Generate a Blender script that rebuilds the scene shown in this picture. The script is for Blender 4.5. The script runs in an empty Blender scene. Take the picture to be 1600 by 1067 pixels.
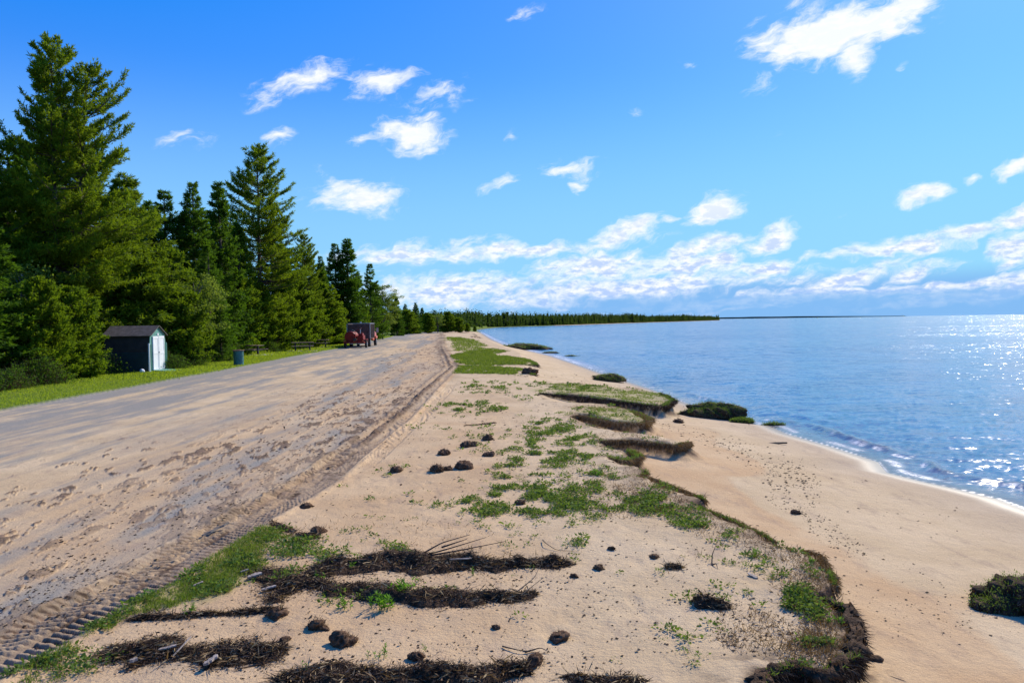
import bpy, bmesh, math, random
import numpy as np
from mathutils import Matrix, Vector
R_ = math.radians
SC = bpy.context.scene
COL = SC.collection

# ------------------------------------------------------------------ camera
CAM_H = 2.4; FPX = 1200.0; PITCH = R_(1.47); ROLL = R_(0.84)
fv = np.array([0, math.cos(PITCH), -math.sin(PITCH)])
r0 = np.array([1.0, 0, 0]); u0 = np.array([0, math.sin(PITCH), math.cos(PITCH)])
rv = math.cos(ROLL)*r0 - math.sin(ROLL)*u0
uv = math.sin(ROLL)*r0 + math.cos(ROLL)*u0
cd = bpy.data.cameras.new('camera'); cam = bpy.data.objects.new('camera', cd); COL.objects.link(cam)
m = Matrix.Identity(4)
for i in range(3):
    m[i][0] = rv[i]; m[i][1] = uv[i]; m[i][2] = -fv[i]
m[2][3] = CAM_H
cam.matrix_world = m
cd.sensor_width = 36; cd.lens = 27; cd.clip_start = 0.1; cd.clip_end = 40000
SC.camera = cam

def ray(px, py):
    px = np.asarray(px, float); py = np.asarray(py, float)
    d = fv + ((px-800)/FPX)[..., None]*rv + ((533.5-py)/FPX)[..., None]*uv
    return d
def P(px, py, z=0.0):
    d = ray(px, py); t = (z-CAM_H)/d[..., 2]
    return np.stack([d[..., 0]*t, d[..., 1]*t], -1)

# ------------------------------------------------------------------ sun, world, exposure
SUN_AZ, SUN_EL = R_(37), R_(35)
ld = bpy.data.lights.new('sun', 'SUN'); lo = bpy.data.objects.new('sun', ld); COL.objects.link(lo)
ld.energy = 5.0; ld.angle = R_(0.5); ld.color = (1.0, 0.91, 0.77)
sdir = Vector((math.sin(SUN_AZ)*math.cos(SUN_EL), math.cos(SUN_AZ)*math.cos(SUN_EL), math.sin(SUN_EL)))
lo.rotation_euler = sdir.to_track_quat('Z', 'Y').to_euler()
SC.view_settings.view_transform = 'Standard'; SC.view_settings.look = 'None'
SC.view_settings.exposure = 0.2; SC.view_settings.gamma = 1.0

class NT:
    def __init__(s, tree): s.t = tree; s.t.nodes.clear()
    def n(s, typ, **kw):
        nd = s.t.nodes.new(typ)
        for k, v in kw.items():
            if k.startswith('i_'):
                key = k[2:]; key = int(key) if key.isdigit() else key.replace('_', ' ')
                s.put(nd.inputs[key], v)
            else: setattr(nd, k, v)
        return nd
    def put(s, sock, v):
        if isinstance(v, bpy.types.NodeSocket): s.t.links.new(v, sock)
        elif isinstance(v, bpy.types.Node): s.t.links.new(v.outputs[0], sock)
        else: sock.default_value = v
    def math(s, op, a, b=None, c=None, clamp=False):
        nd = s.t.nodes.new('ShaderNodeMath'); nd.operation = op; nd.use_clamp = clamp
        s.put(nd.inputs[0], a)
        if b is not None: s.put(nd.inputs[1], b)
        if c is not None: s.put(nd.inputs[2], c)
        return nd.outputs[0]
    def mix(s, f, a, b, blend='MIX'):
        nd = s.t.nodes.new('ShaderNodeMix'); nd.data_type = 'RGBA'; nd.blend_type = blend
        s.put(nd.inputs[0], f)
        for k, v in ((6, a), (7, b)):
            if isinstance(v, tuple) and len(v) == 3: v = v+(1,)
            s.put(nd.inputs[k], v)
        return nd.outputs[2]
    def sstep(s, v, a, b, lo=0.0, hi=1.0):
        nd = s.t.nodes.new('ShaderNodeMapRange'); nd.interpolation_type = 'SMOOTHSTEP'
        s.put(nd.inputs[0], v); nd.inputs[1].default_value = a; nd.inputs[2].default_value = b
        nd.inputs[3].default_value = lo; nd.inputs[4].default_value = hi
        return nd.outputs[0]
    def noise(s, vec, scale, detail=4, rough=0.55, dist=0.0, out=0):
        nd = s.t.nodes.new('ShaderNodeTexNoise'); s.put(nd.inputs['Vector'], vec)
        nd.inputs['Scale'].default_value = scale; nd.inputs['Detail'].default_value = detail
        nd.inputs['Roughness'].default_value = rough; nd.inputs['Distortion'].default_value = dist
        return nd.outputs[out]
    def vmul(s, vec, xyz):
        nd = s.t.nodes.new('ShaderNodeVectorMath'); nd.operation = 'MULTIPLY'
        s.put(nd.inputs[0], vec); nd.inputs[1].default_value = xyz
        return nd.outputs[0]

wd = bpy.data.worlds.new('World'); SC.world = wd; wd.use_nodes = True
w = NT(wd.node_tree)
sky = w.n('ShaderNodeTexSky', sky_type='NISHITA', sun_disc=False, sun_elevation=SUN_EL, sun_rotation=SUN_AZ,
          altitude=200, air_density=1.0, dust_density=0.35, ozone_density=3.0)
hs = w.n('ShaderNodeHueSaturation', i_Saturation=1.5, i_Value=1.22, i_Color=sky)
wd.cycles.sampling_method = 'MANUAL'; wd.cycles.sample_map_resolution = 512
hsep = w.n('ShaderNodeSeparateColor', i_0=hs)
def grade(ch, a, g):
    k = 0.105*2**SC.view_settings.exposure
    v = w.math('POWER', w.math('MAXIMUM', w.math('MULTIPLY', hsep.outputs[ch], k), .002), g)
    return w.math('MULTIPLY', v, a/k)
hs = w.n('ShaderNodeCombineColor', i_0=grade(0, .309, .47), i_1=grade(1, .70, .69), i_2=w.math('MINIMUM', grade(2, 1.10, .40), 8.4))
SKYG = hs
gen = w.n('ShaderNodeTexCoord').outputs['Generated']
sx = w.n('ShaderNodeSeparateXYZ', i_0=gen)
az = w.math('ARCTAN2', sx.outputs[0], sx.outputs[1])
hl = w.math('SQRT', w.math('ADD', w.math('MULTIPLY', sx.outputs[0], sx.outputs[0]), w.math('MULTIPLY', sx.outputs[1], sx.outputs[1])))
tel = w.math('DIVIDE', sx.outputs[2], w.math('MAXIMUM', hl, 0.02))
uvw = w.n('ShaderNodeCombineXYZ', i_0=az, i_1=tel).outputs[0]
warp = w.n('ShaderNodeVectorMath', operation='SUBTRACT', i_0=w.noise(w.vmul(uvw, (1, 1.6, 1)), 14, 3, 0.6, out=1)); warp.inputs[1].default_value = (.5, .5, .5)
w2 = w.n('ShaderNodeVectorMath', operation='SCALE'); w.put(w2.inputs[0], warp.outputs[0]); w2.inputs['Scale'].default_value = 0.045
wv = w.n('ShaderNodeVectorMath', operation='ADD', i_0=uvw, i_1=w2.outputs[0]).outputs[0]
CL = [(1300,55,120,36,8,1.5),(1385,32,85,22,10,1.3),(1338,88,22,34,-62,1.1),(1225,80,40,26,30,1.2),(1235,14,34,16,20,.55),(1180,30,30,14,30,.3),
 (478,126,88,22,21,.85),(412,158,34,18,40,.6),(597,133,56,21,22,.9),(672,150,66,22,4,.6),(728,122,30,9,25,.4),
 (645,210,54,24,-3,1.3),(567,222,28,12,30,.6),(556,307,74,27,6,1.0),(438,218,24,17,0,.9),(290,222,50,17,15,.5),(822,25,32,15,25,.5),
 (895,262,50,16,8,.8),(903,287,16,9,20,.8),(780,292,32,10,12,.8),(1117,330,44,19,10,1.5),(983,357,60,15,20,1.2),(1042,342,18,11,0,1.0),
 (1187,138,32,15,15,.5),(1440,304,38,14,8,1.2),(1512,284,14,7,5,.8),(1588,266,34,14,28,1.3),(1095,392,90,14,14,1.1),(1130,406,48,15,0,1.2),
 (1203,372,42,15,22,1.3),(1395,384,100,14,8,1.2),(1505,366,75,12,8,1.05),(1590,340,46,16,20,1.3),(1588,388,50,26,15,1.2),(930,414,90,24,6,1.3),
 (800,392,210,11,4,1.1),(640,396,150,20,0,.9),(1195,418,60,17,0,1.1),(1330,432,90,14,10,1.2),(1435,420,60,11,18,1.0),(1260,400,30,10,15,.8),
 (700,455,240,27,2,.95),(960,454,270,20,2,1.08),(1350,456,380,11,0,1.25),(1620,452,300,10,0,1.3),(1070,420,120,20,8,1.1),
 (795,212,14,8,40,.45),(1073,96,16,7,0,.5),(992,171,18,7,20,.4),(498,268,18,14,60,.35),(1410,98,12,6,20,.5),(1310,340,20,6,20,.3),(1205,212,30,10,0,.25),
 (1100,488,180,5,1,.8),(1450,476,160,7,4,.7),(40,330,120,20,15,.6),(-200,260,160,40,15,.9),(1900,200,180,40,20,1.2),(1850,380,200,50,5,1.3),(2300,350,300,60,0,1.2),(-500,400,300,40,0,1.2)]
acc = None
ROT = []
for ang in (3, 18):
    c_, s_ = math.cos(R_(ang)), math.sin(R_(ang))
    q1 = w.n('ShaderNodeVectorMath', operation='DOT_PRODUCT', i_0=wv); q1.inputs[1].default_value = (c_, s_, 0)
    q2 = w.n('ShaderNodeVectorMath', operation='DOT_PRODUCT', i_0=wv); q2.inputs[1].default_value = (-s_, c_, 0)
    ROT.append((c_, s_, w.n('ShaderNodeCombineXYZ', i_0=q1.outputs['Value'], i_1=q2.outputs['Value']).outputs[0]))
for (cx, cy, rx, ry, ang, st) in CL:
    d = ray(cx, cy); a0 = math.atan2(d[0], d[1]); e0 = d[2]/math.hypot(d[0], d[1]); ca = math.cos(a0)
    c_, s_, vec = ROT[0 if ang < 10 else 1]
    RX = rx*1.5/FPX*ca*ca if ca > .5 else rx*.4/FPX; RY = ry*1.6/FPX*ca
    ua, va = c_*a0+s_*e0, -s_*a0+c_*e0
    mp = w.n('ShaderNodeVectorMath', operation='MULTIPLY_ADD', i_0=vec)
    mp.inputs[1].default_value = (1/RX, 1/RY, 0); mp.inputs[2].default_value = (-ua/RX, -va/RY, 0)
    g = w.n('ShaderNodeVectorMath', operation='LENGTH', i_0=mp)
    v = w.math('MULTIPLY_ADD', g.outputs['Value'], -st, st)
    acc = v if acc is None else w.math('MAXIMUM', acc, v)
acc = w.math('MAXIMUM', acc, 0.0)
n1 = w.noise(w.vmul(ROT[1][2], (1, 2.3, 1)), 24, 6, 0.66)
n2 = w.noise(w.vmul(uvw, (1, 2.4, 1)), 60, 4, 0.62)
dens = w.math('ADD', acc, w.math('MULTIPLY', w.math('SUBTRACT', n1, 0.5), w.math('MULTIPLY', w.sstep(acc, 0.0, .3), 2.0)))
low_ = w.math('MULTIPLY', w.sstep(w.math('ADD', tel, w.math('MULTIPLY', n1, .012)), 0.043, 0.030), w.sstep(az, -.02, .14))
cov = w.math('MULTIPLY', w.sstep(dens, 0.16, 1.0), w.math('MULTIPLY_ADD', low_, -.80, 1.0))
# distant grey-blue cloud base over the horizon
lowb = w.math('MULTIPLY', w.sstep(tel, 0.062, 0.034), w.sstep(w.math('ADD', az, w.math('MULTIPLY', n1, .2)), -0.15, 0.22))
shade = w.sstep(w.math('ADD', w.math('MULTIPLY', n2, 1.0), w.math('MULTIPLY', w.math('SUBTRACT', 0.6, dens), .25)), 0.55, 0.30, 0.0, 1.0)
lowf = w.sstep(tel, 0.20, 0.04)
hsc = w.mix(w.sstep(tel, .34, .04, 0.0, .85), hs.outputs[0], (2.55, 5.4, 8.3))
ccol = w.mix(w.math('MULTIPLY', shade, w.math('MULTIPLY_ADD', lowf, 0.68, 0.12)), (8.8, 8.9, 9.2), (3.0, 4.6, 8.2))
base = w.mix(w.math('MULTIPLY', lowb, 0.65), hsc, (1.6, 3.4, 7.2))
base2 = w.mix(w.math('MULTIPLY', cov, 0.97), base, ccol)
bg = w.n('ShaderNodeBackground', i_Color=base2, i_Strength=0.105)
w.n('ShaderNodeOutputWorld', i_Surface=bg)

# ------------------------------------------------------------------ helpers
def tag(o, label=None, cat=None, group=None, kind=None):
    if label: o['label'] = label
    if cat: o['category'] = cat
    if group: o['group'] = group
    if kind: o['kind'] = kind
    return o
def empty(name, loc=(0, 0, 0), rz=0.0):
    o = bpy.data.objects.new(name, None); COL.objects.link(o); o.empty_display_size = 0.2
    o.location = loc; o.rotation_euler = (0, 0, rz); return o
def mesh_obj(name, V, F, mat, parent=None, smooth=False, attrs=None, link=True):
    V = np.asarray(V, np.float32).reshape(-1, 3); me = bpy.data.meshes.new(name)
    if isinstance(F, np.ndarray):
        n, k = F.shape
        me.vertices.add(len(V)); me.vertices.foreach_set('co', V.ravel())
        me.loops.add(n*k); me.loops.foreach_set('vertex_index', F.astype(np.int32).ravel())
        me.polygons.add(n); me.polygons.foreach_set('loop_start', np.arange(0, n*k, k, dtype=np.int32))
        me.polygons.foreach_set('loop_total', np.full(n, k, np.int32))
        me.update(calc_edges=True)
    else:
        me.from_pydata([tuple(map(float, v)) for v in V], [], F); me.update()
    if smooth: me.polygons.foreach_set('use_smooth', np.ones(len(me.polygons), bool))
    if attrs:
        for k, (dom, typ, arr) in attrs.items():
            at = me.attributes.new(k, typ, dom)
            if typ == 'FLOAT': at.data.foreach_set('value', np.asarray(arr, np.float32).ravel())
            else: at.data.foreach_set('color' if 'COLOR' in typ else 'vector', np.asarray(arr, np.float32).ravel())
    if mat: me.materials.append(mat)
    o = bpy.data.objects.new(name, me)
    if link: COL.objects.link(o)
    if parent: o.parent = parent
    return o
def copy_tree(o, parent=None):
    c = o.copy(); COL.objects.link(c); c.parent = parent
    for ch in list(o.children): copy_tree(ch, c)
    return c

_rt = np.random.default_rng(5).random((256, 256)).astype(np.float32)
def vnoise(x, y):
    xi = np.floor(x).astype(np.int64); yi = np.floor(y).astype(np.int64); fx = x-xi; fy = y-yi
    fx = fx*fx*(3-2*fx); fy = fy*fy*(3-2*fy)
    a = _rt[xi & 255, yi & 255]; b = _rt[(xi+1) & 255, yi & 255]; c = _rt[xi & 255, (yi+1) & 255]; d = _rt[(xi+1) & 255, (yi+1) & 255]
    return (a*(1-fx)+b*fx)*(1-fy)+(c*(1-fx)+d*fx)*fy
def fbm(x, y, o=4, g=0.5):
    s = 0; a = 1.0; t = 0
    for k in range(o):
        s = s+a*vnoise(x+17.3*k, y+31.7*k); t += a; a *= g; x = x*2.03; y = y*2.03
    return s/t
def sm(v, a, b):
    t = np.clip((v-a)/(b-a), 0, 1); return t*t*(3-2*t)

# ------------------------------------------------------------------ layout curves
WL = [(1600,795),(1560,780),(1500,765),(1440,752),(1385,738),(1372,722),(1300,698),(1230,678),(1200,665),(1170,662),(1110,645),(1060,625),(1020,609),(950,587),(905,571),(860,556),(820,547),(790,540),(770,531),(755,522)]
wl = np.array([P(a, b, -0.8) for a, b in WL])
wl = np.concatenate([[[7.8, -4000.0], [8.2, 0.0], [8.6, 8.0]], wl, [[-14, 300], [-13.5, 350], [-7, 457], [12, 492], [47, 565], [136, 817], [250, 1080], [415, 1500], [360, 1560], [-400, 1700], [-4000, 1720]]])
def xw(y): return np.interp(y, wl[:, 1], wl[:, 0])
EDGE = [(900,1500),(1060,1250),(1165,1100),(1195,1050),(1235,1040),(1285,1055),(1332,1025),(1337,990),(1322,950),(1285,932),(1306,915),(1296,895),(1278,868),(1250,858),(1210,845),(1170,826),(1140,812),(1105,798),(1078,786),(1100,779),(1060,768),(1035,757),(1000,745),(1012,735),(975,724),(962,716),(998,712),(980,702),(945,696),(938,688),(985,684),(1055,688),(1078,682),(1040,675),(970,671),(930,664),(890,650),(905,646),(960,655),(1005,655),(1010,647),(985,636),(950,630),(870,626),(835,618),(845,612),(960,621),(1035,626),(1050,619),(1030,607),(1000,601),(920,598),(850,597),(805,592),(795,587),(832,586),(822,578),(790,574),(762,571),(800,570),(838,570),(822,562),(792,557),(768,554),(790,549),(770,545),(745,543),(768,540),(755,534),(738,530),(722,527),(748,524.5),(742,521),(715,520),(690,519)]
ed = np.array([P(a, b) for a, b in EDGE])
ed = np.concatenate([[[1.2, -60.0]], ed])
poly = np.concatenate([ed, [[-14.5, 300], [-20, 350], [-14, 470], [5, 510], [40, 590], [128, 840], [240, 1100], [395, 1490], [-4000, 1600], [-4000, -60]]])
def sdf(x, y):  # + inside plateau
    d = np.full(x.shape, 1e9, np.float32); ins = np.zeros(x.shape, bool); n = len(poly)
    for i in range(n):
        ax, ay = poly[i]; bx, by = poly[(i+1) % n]; ex, ey = bx-ax, by-ay
        t = np.clip(((x-ax)*ex+(y-ay)*ey)/(ex*ex+ey*ey+1e-12), 0, 1)
        d = np.minimum(d, (x-ax-t*ex)**2+(y-ay-t*ey)**2)
        if abs(ey) > 1e-9:
            c = ((ay > y) != (by > y)) & (x < (bx-ax)*(y-ay)/ey+ax); ins ^= c
    return np.where(ins, 1, -1)*np.sqrt(d)
rl = np.array([P(a, b) for a, b in [(-300,690),(0,643),(170,612),(330,583),(440,561),(540,543),(575,534),(610,527),(628,521.5)]])
rl = np.concatenate([[[-14.6, -300], [-14.8, 10]], rl, [[-24, 190], [-12, 235], [30, 300]]])
def xl_(y): return np.interp(y, rl[:, 1], rl[:, 0])
TRK = [(-60,1060),(20,1020),(80,985),(150,948),(212,920),(290,870),(352,832),(400,805),(465,771),(503,747),(546,712),(584,684),(621,655),(650,628),(675,603),(692,588),(708,575),(700,560),(692,545),(690,532),(692,524)]
tk = np.array([P(a, b) for a, b in TRK])
tk = np.concatenate([[[-4.4, -300], [-4.3, 2]], tk, [[-16, 175], [-12, 190]]])
def xtk(y): return np.interp(y, tk[:, 1], tk[:, 0])
def pip(px, py, x, y):  # world-space polygon from pixels, soft mask
    q = P(np.array(px), np.array(py)); n = len(q); ins = np.zeros(x.shape, bool); d = np.full(x.shape, 1e9)
    for i in range(n):
        ax, ay = q[i]; bx, by = q[(i+1) % n]; ex, ey = bx-ax, by-ay
        t = np.clip(((x-ax)*ex+(y-ay)*ey)/(ex*ex+ey*ey+1e-9), 0, 1); d = np.minimum(d, (x-ax-t*ex)**2+(y-ay-t*ey)**2)
        if abs(ey) > 1e-9: ins ^= ((ay > y) != (by > y)) & (x < (bx-ax)*(y-ay)/ey+ax)
    return np.where(ins, 1, -1)*np.sqrt(d)
rngF = np.random.default_rng(77)
FOOT = []
for (a, b, a2, b2, n) in [(1210,1010,1130,800,9),(1060,1060,960,780,10),(560,760,640,730,4),(560,800,700,690,8),(1390,1000,1340,920,4),(900,1010,880,960,3),(1480,1010,1420,900,4),(620,800,560,740,5),(700,790,620,700,6)]:
    for k in range(n):
        t = (k+.5)/n; q = P(a+(a2-a)*t+rngF.normal(0, 14), b+(b2-b)*t+rngF.normal(0, 3)); FOOT.append((q[0], q[1], rngF.uniform(-.5, .5)))

def terrain(x, y, full=False):
    x = np.asarray(x, float); y = np.asarray(y, float); r = np.hypot(x, y)
    near = sm(r, 60, 25)
    w_ = 0.10*(fbm(x*2.2, y*2.2, 3)-.5)*2*near + .05*(fbm(x*9, y*9, 3)-.5)*2*near
    sd = np.full(x.shape, -50.0)
    kk = (r < 330) & (np.abs(np.arctan2(x, y)) < 1.3) | (y > 300) | (y < 0); kk &= x < 60+y*.5; kk &= x > -60
    sd[x <= -60] = 50.0
    sd[kk] = sdf(x[kk].astype(np.float32), y[kk].astype(np.float32))
    sd = sd+w_
    xwv = xw(y)
    wob = .12*(fbm(y*.8, x*0+3, 2)-.5)
    lo_x = np.interp(y, [-50, 8, 15, 60, 110, 160, 350], [.3, .4, .8, .6, -4, -13, -16])
    far = y > 300
    s = np.clip((x-lo_x)/np.maximum(xwv-lo_x, 0.5), 0, None)
    out = x-xwv
    fl = np.where(s < 1, -0.8*np.minimum(s, 1)**(.62+.16*sm(y, 11, 15)), -0.8-0.10*out)
    fl = np.where(far, np.where(out < 0, -0.8+np.clip(-out, 0, 40)*.02, -0.8-.05*out), fl)
    fl = np.maximum(fl, -5)
    stepw = 0.05+0.05*fbm(x*.9+9, y*.9, 2)+.30*sm(fbm(x*.7+2, y*.7, 3), .50, .64)*sm(y, 10.5, 13)
    st = sm(sd, -stepw, stepw*.9)
    top = -.14*sm(x, 1.6, 4.6)*sm(y, 12, 16)*sm(y, 80, 40)+0.03*(fbm(x*.5, y*.35, 3)-.5)*2 + 0.012*(fbm(x*3, y*2.2, 3)-.5)*2*near
    lip = 0.02*np.exp(-((sd-.22)/.2)**2)*near*sm(x, 1, 1.8)
    slump = .10*np.exp(-np.clip(-sd, 0, 3)/.18)*(sd < .05)*near*fbm(x*2+5, y*2, 2)   # sand fallen at the foot
    slump = np.minimum(slump, np.maximum(-.02-fl, 0))
    tx = xtk(y); lx = xl_(y)
    onroad = sm(tx-x, .1, .4)*sm(x-lx, -.05, .1)
    top = top*(1-.75*onroad)
    z = np.where(st > 0, fl+(top+lip-fl)*st, fl)
    z = z+slump*(1-st)
    # lawn on the left is a little proud of the road
    lawn = sm(lx-x, 0.0, 0.12); z = z+lawn*(0.05+.03*(fbm(x*.2, y*.2, 2)))
    # tyre track
    dx = x-tx; dydx = np.gradient(tk[:, 0], tk[:, 1]); sl = np.interp(y, tk[:, 1], dydx)
    t = dx/np.sqrt(1+sl*sl)
    band = sm(.30-np.abs(t), 0, .05)*sm(y, 60, 40); per = .095
    side = (t > 0)
    ph = (y+np.abs(t)*.35+side*per*.5+.03*(fbm(x*4, y*4, 3)-.5))/per; tri = np.abs((ph % 1)-.5)*2
    lug = sm(tri, .35, .6)*sm(np.abs(t), .015, .05)
    lugv = .72+.7*(fbm(x*5, y*5, 2)-.3)
    tread = band*(-.014-.030*(1-lug)*lugv*sm(fbm(x*1.3+3, y*.9, 3), .30, .46)-.02*(fbm(x*18, y*18, 2)-.5))
    berm = .035*np.exp(-((t+.38)/.07)**2)*fbm(x*7, y*4, 3)*sm(y, 70, 50)+.02*np.exp(-((t-.37)/.06)**2)*fbm(x*7+4, y*4, 3)*sm(y, 70, 50)
    z = z+tread*near+berm*2.2*sm(y, 80, 50)
    rdg = np.exp(-((t+.06+.1*(fbm(y*.6, y*0, 2)-.5))/.10)**2)*sm(y, 13, 17)*sm(y, 95, 60)*np.clip(fbm(x*5, y*2.6, 4, .65)-.2, 0, 1)
    z = z+rdg*.24
    # second, fainter ruts
    t2 = x-np.interp(y, [6, 12, 20, 26, 40], [-3.1, -2.55, -2.35, -2.3, -2.6])
    b2 = sm(.2-np.abs(t2), 0, .05)*sm(y, 12.5, 14)*sm(y, 34, 26)
    z = z-b2*(.012+.02*(np.abs(((y+np.abs(t2)*.8)/.12 % 1)-.5) > .25))
    # mud clods on the road
    c = np.clip((x-lx)/np.maximum(tx-lx, 1), -1, 2)
    mu = fbm(x*5.5+y*.5, y*2.0, 4, .65)
    mudz = sm(c, .48, .62)*sm(1.0-c, -.01, .03)
    lines = .5+.5*np.cos((c*12.5+.6*fbm(x*.2, y*.1, 2))*2*np.pi/3.1)
    thr = .69-.10*sm(c, .60, .92)-.05*lines
    mud = sm(mu, thr, thr+.035)*mudz
    patch = sm(fbm(x*.55+7, y*.16, 3), .35, .6)
    mud = mud*(.25+.75*patch)
    z = z+mud*.022*near*(.5+fbm(x*11, y*11, 2))
    # footprints
    for (fx, fy, fa) in FOOT:
        ca, sa = math.cos(fa), math.sin(fa); m_ = (np.abs(x-fx) < .4) & (np.abs(y-fy) < .4)
        if m_.any():
            a = ((x[m_]-fx)*ca+(y[m_]-fy)*sa)/.06; b = (-(x[m_]-fx)*sa+(y[m_]-fy)*ca)/.15; q = a*a+b*b
            z[m_] += -.006*np.exp(-q**2)
    if not full: return z
    # ---- masks
    # asphalt showing between the sand
    stk = .65*fbm(x*.75+y*.03+3, y*.050, 4, .6)+.35*fbm(x*2.2+y*.09+9, y*.12, 3, .6)
    bias = np.interp(c, [0, .05, .12, .3, .5, .62, .7, .8, .9, 1], [1.0, .85, .52, .37, .24, .04, .10, .16, .04, -.15])
    fine = fbm(x*2.2, y*.5, 4, .6)
    asph = sm(stk+bias*.42+(fine-.5)*.42, .53, .74)*(1-sm(x-tx, -.55, -.35))
    asph = asph*(x > lx-.25)*(sd > .1)
    farasph = sm(y, 105, 135)*sm(-c, -.45, -.2); asph = np.maximum(asph, farasph*(x > lx))
    asph = asph*(1-mud*.85)
    grey = sm(.6*fbm(x*1.1+11, y*.10, 4, .6)+.4*fbm(x*6, y*.30, 3, .6), .42, .62)*sm(c, .03, .2)*(c < 1.02)
    dsh = xwv-x+.5*(fbm(y*.35, x*0+1, 3)-.5)*2
    for (dd_, ww_, st_) in ((1.5, .05, .5), (2.3, .04, .35), (3.4, .05, .45)):
        q_ = (dsh-dd_-.35*(fbm(y*.55+dd_*9, y*0+dd_, 2)-.5)*2)/ww_; grey = np.maximum(grey, st_*np.exp(-q_**2)*(x > tx)*(sd < 0)*near*sm(fbm(x*4, y*4+dd_, 3), .35, .6))
    fw_ = 1+.035*r; face = sm(np.abs(sd+.02*fw_), .17*fw_, .05*fw_)*sm(-fl, .06, .2)*(.35+.65*sm(fbm(x*3+4, y*3, 4, .65), .36, .5))*(x > -14)*(~far)
    damp = mud
    soil = np.maximum(face, damp*.8)
    soil = np.maximum(soil, sm(.36-np.abs(t+.04), 0, .08)*(.45+.5*sm(fbm(x*5, y*3, 4, .6), .42, .60))*(1-.6*lug)*sm(y, 120, 60)*(1-.6*sm(y, 13, 17)))
    soil = np.maximum(soil, np.clip(rdg*3.4, 0, .95))
    soil = np.maximum(soil, .75*sm(np.abs(sd-.05), .45, .0)*(x > .9)*near*sm(fbm(x*3.5, y*3.5, 4, .65), .46, .62))
    soil = np.maximum(soil, .55*np.exp(-((t+.37)/.09)**2)*sm(y, 90, 60)*sm(fbm(x*4, y*4, 3), .42, .55))
    rr = sm(np.abs(x-tx), .9, .3)*sm(y, 25, 45)*sm(fbm(x*1.2, y*.35, 4), .40, .58)
    soil = np.maximum(soil, .7*rr*(x > tx-3))
    wet = sm(xwv-x, .75+.35*wob*4, .05)
    damp2 = sm(xwv-x, 2.6, .3)
    pink = sm(-sd, -.05, .12)*sm(-sd, 1.75+.8*(fbm(x*.7, y*.5, 2)-.5)*2, 1.5+.8*(fbm(x*.7, y*.5, 2)-.5)*2)*sm(y, 24, 17)
    pink = np.maximum(pink, .8*sm(x, 1.0, -.8)*(x > tx)*sm(y, 40, 12))
    pink = np.maximum(pink, .95*sm(c, .5, .9)*(x < tx+.5)*(.5+.5*sm(fbm(x*1.7, y*.2, 3), .35, .55)))
    grey = np.maximum(grey*(c < 1.02), 0)*(.7+.3*sm(c, .55, .8))
    grey = np.maximum(grey, .8*sm(tx-x, 1.5, .3)*(x < tx+.3)*sm(fbm(x*2.1, y*.4, 4), .36, .56))
    gr = np.zeros_like(x)
    gr = np.maximum(gr, lawn)
    gr = np.maximum(gr, sm(y, 176, 186)*(sd > .2)*sm(x-tx, 4, -60)*0+sm(y, 186, 196)*(sd > .3)*sm(-asph, -.6, -.2))
    for (qx, qy, st_) in GPOLY:
        gg = pip(qx, qy, x, y); soft = .25+.012*np.hypot(x, y)
        gr = np.maximum(gr, sm(gg/soft+(fbm(x*1.5, y*.6, 3)-.5)*2.5, -.6, .6)*st_*sm(sd, -.02, .15))
    gr = np.where((x > tx-3) & (x-tx < .45) & (y < 60), gr*sm(x-tx, .28, .45), gr)
    a1 = np.stack([asph, gr, soil, grey], -1); a2 = np.stack([wet, damp2, pink, st], -1)
    reg = np.zeros(x.shape, np.int8)   # 0 beach / sand, 1 road, 2 lawn
    reg[(x > lx) & (x < tx-.34) & (y < 188) & (sd > 0)] = 1
    reg[(x <= lx)] = 2
    reg[(y >= 188) & (sd > .2)] = 2
    return z, a1, a2, reg
GPOLY = [([700,760,790,835,815,760,715,702],[556,547,549,563,570,572,568,560],.38), ([706,740,752,766,775,745,712],[528,530,537,544,552,553,548],.3),
 ([-80,60,250,400,440,400,330,200,80,-80],[1070,1000,905,825,835,880,925,965,1000,1100],.55), ([705,825,800,700],[572,575,585,583],.45),
 ([700,720,728,700],[527,527,531,532],.5), ([850,930,1010,1035,1050,1030,960,850],[600,600,604,609,618,624,620,611],.40), ([880,940,985,1008,1000,960,900],[644,636,637,648,653,653,648],.25)]

# ------------------------------------------------------------------ materials
def newmat(name):
    mt = bpy.data.materials.new(name); mt.use_nodes = True; return mt, NT(mt.node_tree)
def simple(name, col, rough=.6, metal=0.0, var=.25, scale=8, bump=.0, spec=.5, tint=None, tl=None, coat=0):
    mt, t = newmat(name)
    oc = t.n('ShaderNodeTexCoord').outputs['Object']
    n = t.noise(oc, scale, 6, .6)
    c = t.mix(t.sstep(n, .3, .72), tuple(k*(1-var) for k in col), tuple(min(1, k*(1+var)) for k in (tint or col)))
    b = t.n('ShaderNodeBsdfPrincipled', i_Base_Color=c, i_Roughness=rough, i_Metallic=metal)
    b.inputs['Specular IOR Level'].default_value = spec
    if coat: b.inputs['Coat Weight'].default_value = coat
    if bump:
        bn = t.n('ShaderNodeBump', i_Height=t.noise(oc, scale*4, 5, .6), i_Distance=bump); bn.inputs['Strength'].default_value = 1
        t.put(b.inputs['Normal'], bn.outputs[0])
    t.n('ShaderNodeOutputMaterial', i_Surface=b)
    return mt
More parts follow.
